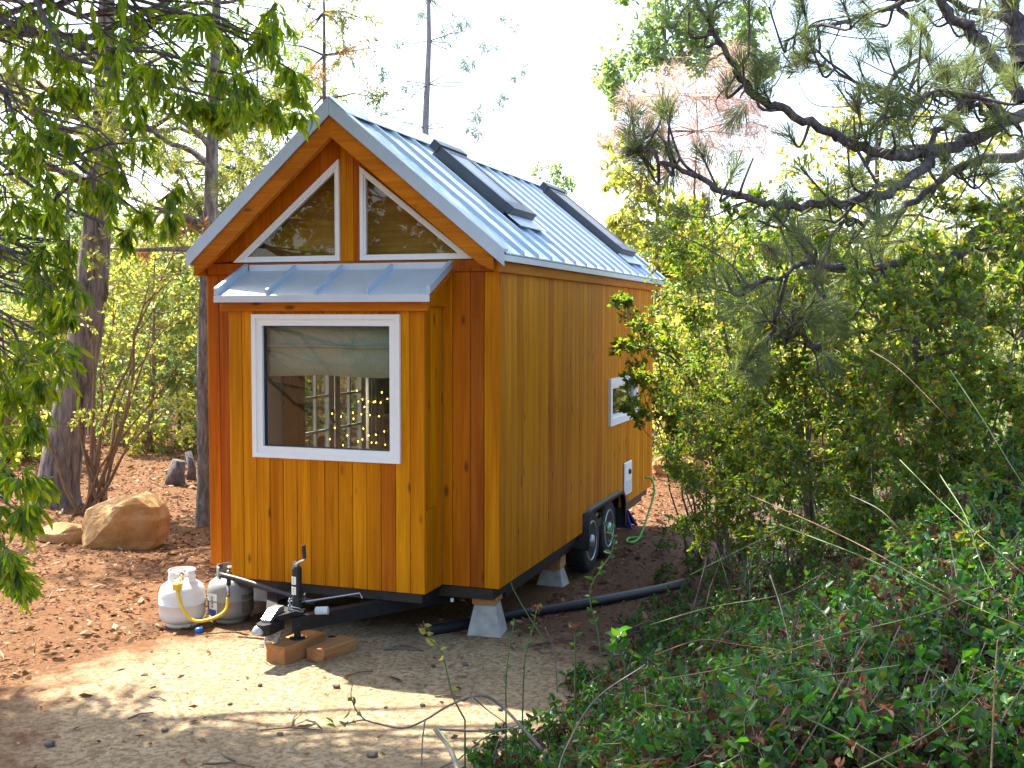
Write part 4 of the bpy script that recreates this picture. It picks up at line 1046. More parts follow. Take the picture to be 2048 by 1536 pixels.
L2 = [(15, 260, 6.3, 50), (60, 300, 6.3, 45), (110, 280, 6.3, 35), (20, 370, 6.2, 45), (95, 390, 6.2, 42), (130, 430, 6.2, 36), (60, 440, 6.2, 45), (10, 480, 6.2, 40), (120, 510, 6.1, 40), (160, 560, 6.1, 28), (50, 560, 6.1, 50),
      (100, 620, 6.0, 42), (20, 650, 6.0, 50), (60, 700, 6.0, 50), (125, 700, 6.0, 36), (10, 760, 5.9, 42), (80, 760, 5.9, 34), (15, 850, 5.9, 36), (40, 830, 5.9, 30), (130, 640, 6.0, 30),
      (25, 945, 5.7, 32), (60, 985, 5.7, 26), (10, 1000, 5.7, 36), (15, 1080, 5.6, 32), (40, 1140, 5.6, 26), (10, 1150, 5.6, 28), (30, 1040, 5.6, 24)]
c1 = jit_clumps(L1, 2, .75, .4, (.6, 1.3), lr); c2 = jit_clumps(L2, 2, .65, .35, (.6, 1.3), lr)
# the crown outside the frame that shades the yard
off_c = []
# boughs outside the picture that keep the near ground and the thicket in shade
def to_px(p):
    q = np.asarray(p) - CAM; d = q @ fw
    return (1024 + FPX * (q @ rt) / d, 768 - FPX * (q @ up) / d, d)
sd = np.array(sdir)
for kk in range(520):
    if kk < 230: T = np.array([lr.uniform(3.3, 7.0), lr.uniform(-5.5, .4), 1.0])
    else:
        u_ = lr.uniform(-260, 1150); v_ = lr.uniform(0, 1) ** .8 * 320 + 30 + np.interp(u_, [-200, 0, 400, 900, 1150], [1360, 1375, 1410, 1500, 1545]); T = on_ground(u_, v_)
    c = T + sd / sd[2] * lr.uniform(4.6, 7.5)
    u_, v_, d_ = to_px(c)
    if d_ > 0 and v_ > -160 and -180 < u_ < 2250: continue
    off_c.append([*c, lr.uniform(.28, .46)])
off_c = np.array(off_c)
for src, cs in (((-540, -60, 7.6), c1), ((-560, 420, 7.4), c2)):
    s0 = at(*src)
    # main boughs then side shoots
    hubs = cs[lr.choice(len(cs), 9, replace=False), :3]
    for h in hubs:
        P = limb(s0 + lr.normal(0, .08, 3), h, 9, .10, .05, lr); wd.tube(P, np.linspace(.035, .007, 9), 6)
        dd = np.linalg.norm(cs[:, :3] - h, axis=1)
        for j in np.argsort(dd)[1:7]:
            k = lr.integers(4, 8); Q = limb(P[k], cs[j, :3], 6, .12, .03, lr); wd.tube(Q, np.linspace(.010, .003, 6), 5)
for c in off_c[::3]:
    P = limb(tp[lr.integers(8, len(tp))], c[:3], 7, .1, .04, lr); wd.tube(P, np.linspace(.04, .008, 7), 5)
lf = [fol_into(wd, np.vstack([c1, c2]), 'leaf_laurel', rg=lr, ntw=9, nlf=6, L=.088, Wd=.021, droop=.7, upb=-.1, ldroop=.75, spread=.7, twr=.0022)]
lf.append(fol_into(wd, off_c, 'leaf_laurel', 'outer_crown', rg=lr, ntw=12, nlf=11, L=.125, Wd=.036, droop=.5, upb=.1, ldroop=.8, spread=.6, want_twigs=False, near=False))
tree('laurel_tree', 'evergreen tree with long hanging glossy leaves reaching in over the house front', 'tree', lb_, wd, lf, 'bark_dark')

# --- trunks at the left
def trunk_path(pts, k=5): return smooth_path([at(*p) for p in pts], k)
b0 = on_ground(118, 1008); d0 = float((b0 - CAM) @ fw)
wd = Wood(); P = trunk_path([(112, 1012, d0), (122, 930, d0), (150, 780, d0), (178, 620, d0), (192, 480, d0), (200, 380, d0), (206, 250, d0), (212, 60, d0), (220, -260, d0), (240, -700, d0)])
rr = np.interp(np.linspace(0, 1, len(P)), [0, .05, .15, .35, .6, 1], [.33, .27, .235, .20, .15, .05])
wd.tube(P, rr, 16)
pr = np.random.default_rng(55)
cl = []
for k in range(44):
    s = P[pr.integers(int(len(P) * .55), len(P))]; a = pr.uniform(0, 6.283); ln = pr.uniform(1.0, 2.6)
    e = s + np.array([math.cos(a) * ln, math.sin(a) * ln, pr.uniform(-.2, .9)])
    Q = limb(s, e, 7, .12, .04, pr); wd.tube(Q, np.linspace(.05, .012, 7), 6)
    for q in (Q[3], Q[4], Q[5], Q[6]): cl.append([*(q + pr.normal(0, .15, 3)), pr.uniform(.22, .42)])
lf = [fol_into(wd, np.array(cl), 'leaf_olive', rg=pr, ntw=9, nlf=14, L=.11, Wd=.018, droop=.1, upb=.3, ldroop=.1, near=False, twr=.004)]
tree('pine_tree', 'thick leaning grey-barked trunk rising behind the boulder', 'tree', b0, wd, lf, 'bark_pine')

b0 = on_ground(414, 1050); d0 = float((b0 - CAM) @ fw)
wd = Wood(); P = trunk_path([(412, 1054, d0), (412, 950, d0), (410, 760, d0), (414, 580, d0), (422, 400, d0), (424, 300, d0), (428, 180, d0), (432, 40, d0), (440, -200, d0), (450, -560, d0)])
wd.tube(P, np.interp(np.linspace(0, 1, len(P)), [0, .1, .45, 1], [.13, .10, .082, .03]), 12)
pr = np.random.default_rng(56)
for pts in ([(420, 332, d0), (380, 300, d0 + .1), (330, 282, d0 + .2), (270, 230, d0 + .3), (235, 205, d0 + .4)], [(424, 300, d0), (400, 270, d0 - .1), (350, 235, d0 - .2), (310, 220, d0 - .2)], [(415, 500, d0), (350, 498, d0 - .2), (280, 500, d0 - .4), (220, 497, d0 - .5)],
            [(415, 470, d0), (360, 430, d0 + .2), (310, 415, d0 + .3), (260, 395, d0 + .4)], [(412, 450, d0), (390, 400, d0 + .3), (370, 350, d0 + .4)], [(430, 180, d0), (480, 150, d0 + .2), (540, 130, d0 + .3)], [(426, 280, d0), (470, 262, d0 + .3), (520, 250, d0 + .5)], [(412, 450, d0), (330, 420, d0 + .1), (300, 460, d0 + .2)]):
    Q = smooth_path([at(*p) for p in pts], 4); wd.tube(Q, np.linspace(.045, .010, len(Q)), 6)
cl = jit_clumps([(360, 290, d0, 45), (330, 330, d0 + .3, 40), (370, 390, d0, 40), (480, 300, d0 + .5, 45), (470, 390, d0 + .5, 35), (520, 330, d0 + .5, 30), (340, 470, d0, 30), (300, 420, d0, 30), (500, 200, d0 + .4, 40), (560, 150, d0 + .5, 35), (450, 110, d0, 40), (380, 140, d0, 35)], 3, .5, .4, (.5, .9), pr)
lf = [fol_into(wd, cl, 'leaf_olive', rg=pr, ntw=9, nlf=16, L=.10, Wd=.012, droop=.1, upb=.2, ldroop=.2, near=False, twr=.004)]
cl = jit_clumps([(340, 380, d0 + .2, 22), (400, 480, d0, 20), (300, 500, d0, 18), (370, 440, d0, 22)], 2, .7, .3, (.5, .9), pr)
lf.append(fol_into(wd, cl, 'leaf_rust', 'dry_foliage', rg=pr, ntw=8, nlf=14, L=.09, Wd=.010, near=False))
tree('pine_tree', 'slender dark trunk with bare side branches just left of the house', 'tree', b0, wd, lf, 'bark_grey')

# --- multi-stemmed yellow-green shrub behind the boulder
def fan_shrub(name, label, base, tips, lists, mat, stem, seed, L=.05, Wd=.028, ntw=8, nlf=9, r0=.022, cat='shrub', near=False, droop=.15, wob=.06, group=None):
    rg = np.random.default_rng(seed); wd = Wood()
    for tpnt in tips:
        s = np.array(base) + np.array([rg.normal(0, .08), rg.normal(0, .08), 0])
        P = limb(s, tpnt, 9, wob, .03, rg); r = r0 * rg.uniform(.5, 1.1); wd.tube(P, np.linspace(r, r * .22, 9), 6)
        for _ in range(2):
            k = rg.integers(4, 8); e = P[k] + (tpnt - base) * .22 + rg.normal(0, .22, 3); wd.tube(limb(P[k], e, 5, .1, 0, rg), np.linspace(r * .4, r * .12, 5), 4)
    lf = [fol_into(wd, lists, mat, 'crown', rg=rg, ntw=ntw, nlf=nlf, L=L, Wd=Wd, droop=droop, near=near, twr=.003)]
    return tree(name, label, cat, base, wd, lf, stem, group)
b0 = on_ground(185, 1028); d0 = float((b0 - CAM) @ fw); fr = np.random.default_rng(61)
tips = [at(u, v, d0 + fr.normal(0, .4)) for u, v in ((60, 810), (130, 700), (170, 640), (235, 600), (270, 720), (300, 560), (330, 640), (380, 700), (150, 820), (225, 830), (330, 820), (350, 500), (205, 520))]
cl = jit_clumps([(60, 800, d0, 40), (140, 720, d0, 45), (170, 640, d0, 45), (230, 600, d0, 50), (270, 700, d0, 45), (290, 560, d0, 50), (330, 640, d0, 50), (370, 700, d0, 45), (360, 540, d0, 45), (310, 480, d0, 45), (200, 520, d0, 45), (250, 790, d0, 40), (330, 800, d0, 40), (370, 850, d0, 30), (200, 830, d0, 30), (390, 600, d0, 35), (390, 780, d0, 35), (270, 860, d0, 22), (120, 600, d0 + .5, 35)], 3, .55, .5, (.45, .9), fr)
fan_shrub('willow_shrub', 'open yellow-green shrub of many tan stems behind the large boulder', b0, tips, cl, 'leaf_bright', 'stem_tan', 62, .055, .030, 6, 9, .030)

# --- sunlit shrubs and trees further back, from left to right
def back_tree(name, label, u, vbase, depth, crown, mat, seed, trunk_r=.10, L=.13, Wd=.08, ntw=10, nlf=12, rep=3, barkm='bark_grey', cat='tree', zbase=None, jd=.5, droop=.2, group=None, extra=None, flat=1.0, lr_=.3):
    rg = np.random.default_rng(seed)
    p = at(u, vbase, depth); b0 = np.array([p[0], p[1], gz(p[0], p[1]) - .03])
    cl = jit_clumps([(a, b, depth + dd, r) for a, b, dd, r in crown], rep, .5, jd, (.5, 1.0), rg)
    wd = Wood(); topv = min(c[1] for c in crown); tp_ = at(u + rg.normal(0, 10), topv, depth)
    P = limb(b0, tp_, 12, .015, 0, rg); wd.tube(P, np.linspace(trunk_r, trunk_r * .2, 12), 10)
    for c in (cl if cat == 'bush' else cl[::2]):
        z = c[2]; k = int(np.clip(np.searchsorted(P[:, 2], z - .25 * np.linalg.norm(c[:2] - P[6, :2])), 1, 11)); wd.tube(limb(P[k], c[:3], 6, .08, .03, rg), np.linspace(trunk_r * lr_, .006, 6), 5)
    lf = [fol_into(wd, cl, mat, 'crown', rg=rg, ntw=ntw, nlf=nlf, L=L, Wd=Wd, near=False, droop=droop, twr=.006, flat=flat)]
    if extra:
        lf.append(fol_into(wd, jit_clumps([(a, b, depth + dd, r) for a, b, dd, r in extra[0]], rep, .5, jd, (.5, 1.0), rg), extra[1], 'dry_foliage', rg=rg, ntw=ntw, nlf=nlf, L=L, Wd=Wd * .5, near=False, twr=.005))
    return tree(name, label, cat, b0, wd, lf, barkm, group)
back_tree('shrub', 'bright green rounded shrub filling the edge beyond the thick trunk', 20, 960, 17, [(10, 900, 0, 90), (60, 850, .5, 80), (-40, 800, 0, 90), (30, 740, 1, 80), (90, 780, .5, 60), (60, 930, 0, 60), (-60, 900, 0, 80), (20, 650, 1.5, 70), (100, 680, 1, 60)], 'leaf_bright', 71, .06, .09, .055, 10, 12, 5, 'stem_tan', 'shrub')
back_tree('shrub', 'tall yellow-green shrub glowing between the two trunks', 300, 930, 19, [(280, 860, 0, 80), (350, 800, 0, 80), (230, 790, 1, 80), (300, 700, 1, 90), (380, 650, 0, 80), (240, 640, 1, 80), (330, 560, 1, 80), (270, 520, 1, 70), (390, 520, 0, 70), (400, 870, 0, 70), (390, 740, .5, 80)], 'leaf_bright', 72, .05, .10, .06, 10, 12, 5, 'stem_tan', 'shrub')
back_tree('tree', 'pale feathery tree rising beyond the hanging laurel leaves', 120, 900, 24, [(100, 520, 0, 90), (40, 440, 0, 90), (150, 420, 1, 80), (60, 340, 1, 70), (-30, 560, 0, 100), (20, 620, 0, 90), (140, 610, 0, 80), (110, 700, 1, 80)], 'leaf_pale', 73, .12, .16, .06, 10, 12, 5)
back_tree('tree', 'hazy green pine filling the gap left of the roof', 470, 900, 22, [(380, 420, 0, 70), (460, 380, 0, 70), (520, 300, .5, 60), (350, 330, 0, 60), (440, 290, .5, 60), (300, 440, 0, 60), (390, 520, 0, 60), (560, 230, 0, 50), (340, 580, 0, 60)], 'leaf_olive', 74, .14, .15, .04, 10, 13, 5)
back_tree('conifer', 'rust-tinged conifer standing behind the roof ridge', 660, 900, 24, [(640, 60, 0, 45), (700, 130, 0, 45), (640, 180, 0, 50), (600, 230, 0, 50), (740, 60, 0, 40), (760, 180, 0, 30), (560, 60, 0, 45), (690, 0, 0, 50), (620, -60, 0, 60), (590, 150, 0, 40)], 'leaf_olive', 75, .10, .14, .025, 8, 13, 3, 'bark_pine', extra=([(680, 90, 0, 40), (640, 120, 0, 35), (700, 40, 0, 35), (660, 160, 0, 35), (690, -30, 0, 40)], 'leaf_rust'))
back_tree('tree', 'soft olive treetop between the slender trunk and the rust-tinged conifer', 520, 900, 30, [(480, 120, 0, 60), (540, 60, 0, 60), (420, 180, 0, 60), (600, 140, 0, 50), (360, 100, 0, 60), (300, 200, 0, 60), (660, 220, 0, 40), (480, 230, 0, 60), (560, 190, 0, 50)], 'leaf_pale', 84, .10, .2, .05, 8, 12, 4, 'bark_hazed')
rg = np.random.default_rng(76)
bt = back_tree('pine_tree', 'tall thin bare-trunked pine behind the house ridge', 858, 900, 24, [(800, 200, 0, 28), (790, 100, 0, 24), (930, 130, 0, 22), (980, 100, 0, 22), (1010, 50, 0, 20), (1000, 200, 0, 20), (960, 240, 0, 22), (820, 260, 0, 28), (770, 240, 0, 26), (930, 40, 0, 20), (860, -40, 0, 40), (760, 140, 0, 18), (905, 70, 0, 22), (1040, 150, 0, 16), (830, 40, 0, 20), (900, -90, 0, 40), (800, -90, 0, 40), (950, 270, 0, 16)], 'leaf_hazed', 76, .155, .12, .022, 7, 9, 3, 'bark_hazed', droop=.1, lr_=.09)
back_tree('tree', 'far faint treetop showing just above the skylights', 1110, 900, 44, [(1105, 345, 0, 22), (1080, 360, 0, 16), (1130, 370, 0, 20), (1100, 400, 0, 26), (1060, 380, 0, 18)], 'leaf_pale', 77, .05, .20, .06, 7, 9, 5, 'bark_hazed')
back_tree('tree', 'pale green rounded tree far behind the pink thicket', 1330, 850, 34, [(1300, 60, 0, 60), (1380, 40, 0, 60), (1270, 130, 0, 50), (1440, 90, 0, 60), (1350, 120, 0, 60), (1490, 60, 0, 50), (1230, 170, 0, 32), (1400, -20, 0, 60), (1320, 0, 0, 50), (1500, 130, 0, 45)], 'leaf_pale', 78, .12, .22, .09, 10, 12, 6, 'bark_hazed')
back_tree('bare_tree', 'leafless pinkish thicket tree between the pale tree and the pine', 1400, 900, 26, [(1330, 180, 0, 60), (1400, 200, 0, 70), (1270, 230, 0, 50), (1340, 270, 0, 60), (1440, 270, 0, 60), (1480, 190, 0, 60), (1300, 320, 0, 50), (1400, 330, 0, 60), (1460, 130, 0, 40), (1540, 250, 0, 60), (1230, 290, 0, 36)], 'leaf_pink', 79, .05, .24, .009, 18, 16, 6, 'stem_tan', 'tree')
back_tree('tree', 'glowing yellow-green willow beyond the rear of the roof', 1310, 900, 21, [(1250, 400, 0, 60), (1320, 370, 0, 60), (1290, 460, 0, 60), (1380, 430, 0, 60), (1230, 470, 0, 40), (1350, 500, 0, 60), (1240, 350, 0, 40), (1420, 480, 0, 60), (1300, 540, 0, 60), (1400, 560, 0, 60), (1350, 620, 0, 60)], 'leaf_bright', 80, .12, .13, .06, 10, 12, 4)
back_tree('shrub', 'bright sunlit shrub behind the rear corner of the house', 1400, 950, 18, [(1340, 650, 0, 60), (1420, 640, 0, 60), (1350, 740, 0, 60), (1440, 730, 0, 60), (1520, 680, 0, 60), (1390, 820, 0, 60), (1480, 810, 0, 60), (1340, 880, 0, 50), (1560, 780, 0, 60), (1450, 890, 0, 50), (1550, 880, 0, 50)], 'leaf_bright', 81, .06, .09, .055, 10, 12, 4, 'stem_tan', 'shrub')
back_tree('tree', 'sunlit tree glimpsed through the pine needles', 1760, 900, 20, [(1600, 380, 0, 80), (1700, 340, 0, 80), (1800, 380, 0, 90), (1900, 420, 0, 90), (2000, 360, 0, 90), (1650, 480, 0, 80), (1780, 500, 0, 90), (1900, 540, 0, 90), (2020, 500, 0, 90), (1560, 470, 0, 60), (1700, 260, 0, 50), (1850, 280, 0, 70), (1980, 250, 0, 70)], 'leaf_bright', 82, .14, .12, .06, 9, 11, 4)
back_tree('shrub', 'yellow-lit shrub behind the dark thicket', 1800, 900, 16, [(1620, 620, 0, 80), (1720, 640, 0, 80), (1830, 640, 0, 80), (1940, 660, 0, 80), (2040, 640, 0, 80), (1650, 740, 0, 80), (1770, 760, 0, 80), (1900, 760, 0, 80), (2020, 760, 0, 80), (1680, 850, 0, 70), (1820, 850, 0, 70)], 'leaf_bright', 83, .06, .08, .05, 7, 10, 3, 'stem_tan', 'shrub')
# wooded slope that closes the view
def far_wood():
    rg = np.random.default_rng(90); cl = []
    for _ in range(900):
        u = rg.uniform(-500, 2600); d = rg.uniform(36, 60)
        v = rg.uniform(470, 760) if not 700 < u < 1200 else rg.uniform(560, 760)
        c = at(u, v, d); cl.append([*c, rg.uniform(.9, 1.7)])
    V, F, _, _ = foliage(np.array(cl), 9, 12, .34, .16, rg, near=False, want_twigs=False)
    tag(link('far_wood', np_mesh('far_wood', V, [F]), 'leaf_olive', None), 'far-off sunlit woodland closing the view', 'woodland', kind='stuff')
far_wood()
# a row of undergrowth behind the clearing
ur = np.random.default_rng(97)
for k, u in enumerate(np.concatenate([np.linspace(-260, 2300, 30), np.linspace(-120, 620, 9), np.linspace(1220, 2100, 8)])):
    if 640 < u < 1180: continue
    d = ur.uniform(17, 27) if k < 30 else ur.uniform(24, 31); pc = 2206 / d; g = at(u, 700, d); vb = 768 - FPX * ((np.array([g[0], g[1], gz(g[0], g[1])]) - CAM) @ up) / d
    h = ur.uniform(1.6, 3.2) if k < 30 else ur.uniform(3.5, 5.5)
    cr = [(u + ur.normal(0, .7) * pc, vb - pc * h * t, ur.normal(0, .5), pc * ur.uniform(.5, .9)) for t in np.linspace(.12, 1.0, 8)]
    kd = int(ur.integers(0, 3))
    back_tree('undergrowth_shrub', ['yellow-green sunlit bush in the undergrowth row behind the clearing', 'olive bush in the undergrowth row behind the clearing', 'pale grey-green bush in the undergrowth row behind the clearing'][kd], u, vb, d, cr, ['leaf_bright', 'leaf_olive', 'leaf_pale'][kd], 400 + k, .04, .10, .055, 9, 11, 4, 'stem_tan', 'bush', group='undergrowth bushes behind the clearing')
# stumps and dark trunks standing in the far left undergrowth
for k, (u, v, h, r, lb) in enumerate(((350, 968, .34, .12, 'dark broken stump beyond the boulder, the thicker of two'), (382, 958, .40, .06, 'thin dark stump beside the thicker broken stump'))):
    p = on_ground(u, v); rg = np.random.default_rng(95 + k)
    tag(MB().tube([p + np.array([0, 0, -.04]), p + np.array([.02, 0, h * .4]), p + np.array([.06 * (1 - 2 * k), .02, h])], [r * 1.3, r, r * .8], 12).build('stump', 'bark_dark', None, True), lb, 'stump')

# --- long-needled pine reaching in from the right
pr = np.random.default_rng(120)
def P_(pts, k=5): return smooth_path([at(*p) for p in pts], k)
wd = Wood()
tb = at(2330, 1200, 8.6); tb[2] = gz(tb[0], tb[1]) - .05
tp = smooth_path([tb, at(2330, 800, 8.6), at(2300, 400, 8.6), at(2270, 0, 8.6), at(2240, -400, 8.7), at(2200, -900, 8.8)], 5); wd.tube(tp, np.linspace(.26, .09, len(tp)), 14)
limbs = [([(2290, 150, 8.5), (2150, 190, 8.0), (2048, 230, 7.6), (1960, 270, 7.4), (1880, 298, 7.2), (1780, 306, 7.0), (1700, 285, 6.9), (1640, 255, 6.8), (1560, 215, 6.7), (1500, 180, 6.7), (1460, 120, 6.6), (1425, 60, 6.6), (1390, 0, 6.6), (1370, -40, 6.6)], .052, .009),
         ([(1880, 298, 7.2), (1830, 345, 7.0), (1760, 390, 6.9), (1660, 405, 6.8), (1560, 412, 6.7), (1480, 390, 6.6), (1400, 360, 6.6), (1330, 325, 6.5), (1285, 295, 6.5), (1262, 285, 6.5)], .036, .007),
         ([(2310, 300, 8.6), (2180, 340, 8.0), (2048, 400, 7.4), (1970, 455, 7.2), (1900, 530, 7.0), (1870, 600, 6.9), (1840, 640, 6.8)], .055, .028),
         ([(1900, 520, 7.0), (1820, 520, 6.9), (1740, 540, 6.8), (1650, 530, 6.7), (1610, 525, 6.7), (1540, 560, 6.6), (1490, 580, 6.6)], .03, .008),
         ([(2048, 310, 7.8), (1960, 320, 7.6), (1880, 360, 7.5), (1800, 420, 7.4), (1740, 440, 7.3), (1680, 445, 7.2)], .04, .010),
         ([(2290, 100, 8.6), (2100, 60, 8.3), (1950, 20, 8.0), (1860, -10, 7.9), (1780, 15, 7.8), (1700, 40, 7.7), (1620, 55, 7.6), (1570, 85, 7.6)], .035, .008),
         ([(1790, 0, 7.9), (1860, 90, 7.8), (1790, 150, 7.7), (1770, 200, 7.6), (1720, 170, 7.6), (1640, 105, 7.5)], .02, .008),
         ([(2040, 200, 7.8), (1990, 120, 7.8), (1940, 60, 7.8), (1900, 30, 7.8), (1870, -30, 7.8)], .05, .03), ([(2048, 130, 8.2), (2030, 60, 8.2), (2010, -40, 8.2)], .09, .07),
         ([(1850, 300, 7.1), (1900, 240, 7.2), (1960, 190, 7.3), (1990, 200, 7.3), (2020, 240, 7.4)], .02, .008), ([(1990, 240, 7.5), (1930, 195, 7.4), (1850, 190, 7.3), (1800, 215, 7.2), (1750, 225, 7.2)], .022, .007),
         ([(1990, 215, 7.2), (1950, 190, 7.0), (1880, 185, 6.9), (1820, 205, 6.8)], .022, .008), ([(1840, 640, 6.8), (1835, 680, 6.7), (1820, 760, 6.6)], .03, .012), ([(2000, 430, 7.3), (2050, 520, 7.2), (2060, 640, 7.1)], .03, .015),
         ([(1640, 700, 6.8), (1610, 680, 6.8), (1580, 640, 6.8), (1560, 670, 6.8), (1530, 678, 6.8)], .022, .007)]
tips = []
for pts, r0, r1 in limbs:
    Q = P_(pts); Q = Q + pr.normal(0, .012, Q.shape); wd.tube(Q, np.linspace(r0, r1, len(Q)), 8)
    tips.append((Q[-1], Q[-1] - Q[-3]))
    nsh = max(3, int(len(Q) * .36))
    for k in pr.choice(np.arange(len(Q) // 4, len(Q)), nsh, replace=False):
        d = nrm(pr.normal(0, 1, 3) + nrm(Q[min(k + 1, len(Q) - 1)] - Q[k - 1]) * .7 + np.array([0, 0, .25])); ln = pr.uniform(.10, .34)
        a = Q[k]; mdl = a + d * ln * .55 + pr.normal(0, .05, 3) + np.array([0, 0, -.05]); e = a + d * ln + np.array([0, 0, .10 + pr.normal(0, .05)])
        S = smooth_path([a, mdl, e], 4); wd.tube(S, np.linspace(.012, .006, len(S)), 5); tips.append((S[-1], S[-1] - S[-3]))
        if ln > .24:
            d2 = nrm(d + pr.normal(0, .8, 3)); e2 = mdl + d2 * ln * .5; wd.tube(limb(mdl, e2, 4, .1, .05, pr), np.linspace(.009, .005, 4), 5); tips.append((e2, d2))
for _ in range(150):            # thin crooked twigs all along the limbs
    pts, r0, r1 = limbs[pr.integers(0, len(limbs))]; Q = P_(pts); k = pr.integers(len(Q) // 5, len(Q))
    d = nrm(pr.normal(0, 1, 3) * np.array([1, 1, .8])); ln = pr.uniform(.25, .75); s = Q[k]; pth = [s]
    for q in range(4):
        d = nrm(d + pr.normal(0, .35, 3)); s = s + d * ln / 4; pth.append(s)
    if float((pth[-1] - CAM) @ rt) / float((pth[-1] - CAM) @ fw) * FPX + 1024 < 1290: continue
    S = smooth_path(pth, 3); wd.tube(S, np.linspace(.007, .0025, len(S)), 5)
    if pr.uniform() < .3: tips.append((S[-1], S[-1] - S[-3]))
for u, v, d in ((1262, 300, 6.5), (1470, 235, 6.6), (1340, 300, 6.5), (1540, 120, 6.7), (1580, 130, 6.7), (1500, 70, 6.6), (1690, 240, 6.7), (1720, 255, 6.7), (1440, 300, 6.6), (1570, 390, 6.7), (1800, 210, 6.8), (1750, 180, 7.0), (1600, 500, 6.6), (1900, 180, 6.9), (1960, 160, 7.0), (1990, 90, 7.4), (1820, 130, 7.5), (1700, 420, 6.8), (1760, 440, 6.8)):
    c = at(u, v, d); tips.append((c, pr.normal(0, 1, 3) + np.array([-.4, 0, .3])))
def tufts(tips, rg, nn=120, L=.17):
    Ps, Ds, Ls = [], [], []
    for c, d in tips:
        d = nrm(np.asarray(d, float)); n = int(nn * rg.uniform(.6, 1.2))
        t = rg.uniform(-.12, .01, n)[:, None]; Ps.append(c + d * t + rg.normal(0, .003, (n, 3)))
        Ds.append(d * rg.uniform(.5, 1.2) + nrm(rg.normal(0, 1, (n, 3))) * .75 + np.array([0, 0, -.12])); Ls.append(np.full(n, L * rg.uniform(.7, 1.15)) * rg.uniform(.75, 1.1, n))
    P, D, Lx = np.concatenate(Ps), np.concatenate(Ds), np.concatenate(Ls)
    return leaves_np(P, D, Lx, np.full(len(P), .0048), rg, False, .0)
live = [t for t in tips if pr.uniform() > .12]; dead = [t for t in tips if pr.uniform() < .12] + [(at(1285, 365, 6.5), np.array([0, 0, -1.])), (at(1420, 410, 6.6), np.array([0, 0, -1.])), (at(1460, 305, 6.6), np.array([.3, 0, .8]))]
V1, F1 = tufts(live, pr); V2, F2 = tufts(dead, pr, 60, .13)
tree('pine_tree', 'long-needled pine with crooked dark limbs spreading over the thicket', 'tree', tb, wd, [('crown', V1, F1, 'needle'), ('dry_needles', V2, F2, 'needle_dead')], 'bark_dark')

# --- oak-leaved shrubs beside and behind the thicket
def shrub_px(name, label, base_uvd, crown, seed, rep=4, mat='leaf_shrub', L=.045, Wd=.022, ntw=12, nlf=10, stems=(), stem_mat='bark_grey', jd=.35, r0=.028):
    rg = np.random.default_rng(seed); p = at(*base_uvd); b0 = np.array([p[0], p[1], gz(p[0], p[1]) - .03])
    cl = jit_clumps(crown, rep, .5, jd, (.5, 1.0), rg); wd = Wood()
    for pts, r in stems:
        Q = smooth_path([b0] + [at(*q) for q in pts], 5); wd.tube(Q, np.linspace(r, r * .3, len(Q)), 7)
    for c in cl[::11]:
        s = b0 + np.array([rg.normal(0, .22), rg.normal(0, .22), 0])
        Q = limb(s, c[:3], 8, .07, .06, rg); r = r0 * rg.uniform(.2, .5); wd.tube(Q, np.linspace(r, r * .25, 8), 5)
    lf = [fol_into(wd, cl, mat, 'crown', rg=rg, ntw=ntw, nlf=nlf, L=L, Wd=Wd, droop=.1, upb=.3, ldroop=.05, spread=.85, twr=.0025)]
    return tree(name, label, 'shrub', b0, wd, lf, stem_mat)
shrub_px('oak_shrub', 'grey-stemmed leafy shrub half hiding the rear corner of the house', (1440, 1010, 10.5), [(1290, 640, 9.6, 40), (1330, 590, 9.8, 50), (1390, 560, 10, 55), (1370, 640, 9.8, 50), (1440, 620, 10, 55), (1410, 500, 10, 50), (1350, 520, 10, 40), (1460, 540, 10, 50), (1310, 700, 9.6, 40), (1370, 720, 9.8, 45), (1440, 700, 10, 50), (1280, 750, 9.5, 28), (1330, 780, 9.7, 40), (1400, 790, 10, 40), (1460, 780, 10, 45), (1380, 440, 10, 40), (1440, 430, 10, 40), (1480, 470, 10, 45), (1350, 850, 10, 30), (1270, 820, 9.5, 22), (1330, 470, 10, 30), (1490, 620, 10, 50), (1490, 700, 10, 40), (1260, 690, 9.4, 22), (1250, 600, 9.4, 14), (1400, 880, 10.2, 45), (1470, 880, 10.2, 45), (1440, 950, 10.3, 40), (1500, 960, 10.2, 40), (1380, 950, 10.2, 28)], 131, 4,
         stems=[([(1432, 960, 10.4), (1415, 880, 10.3), (1390, 780, 10.1), (1350, 720, 9.9), (1310, 700, 9.7), (1270, 690, 9.5)], .02), ([(1455, 950, 10.5), (1468, 850, 10.4), (1470, 760, 10.2), (1455, 690, 10.1), (1430, 560, 10), (1425, 480, 10)], .024), ([(1470, 830, 10.4), (1440, 640, 10.2), (1410, 560, 10)], .014)], nlf=8)
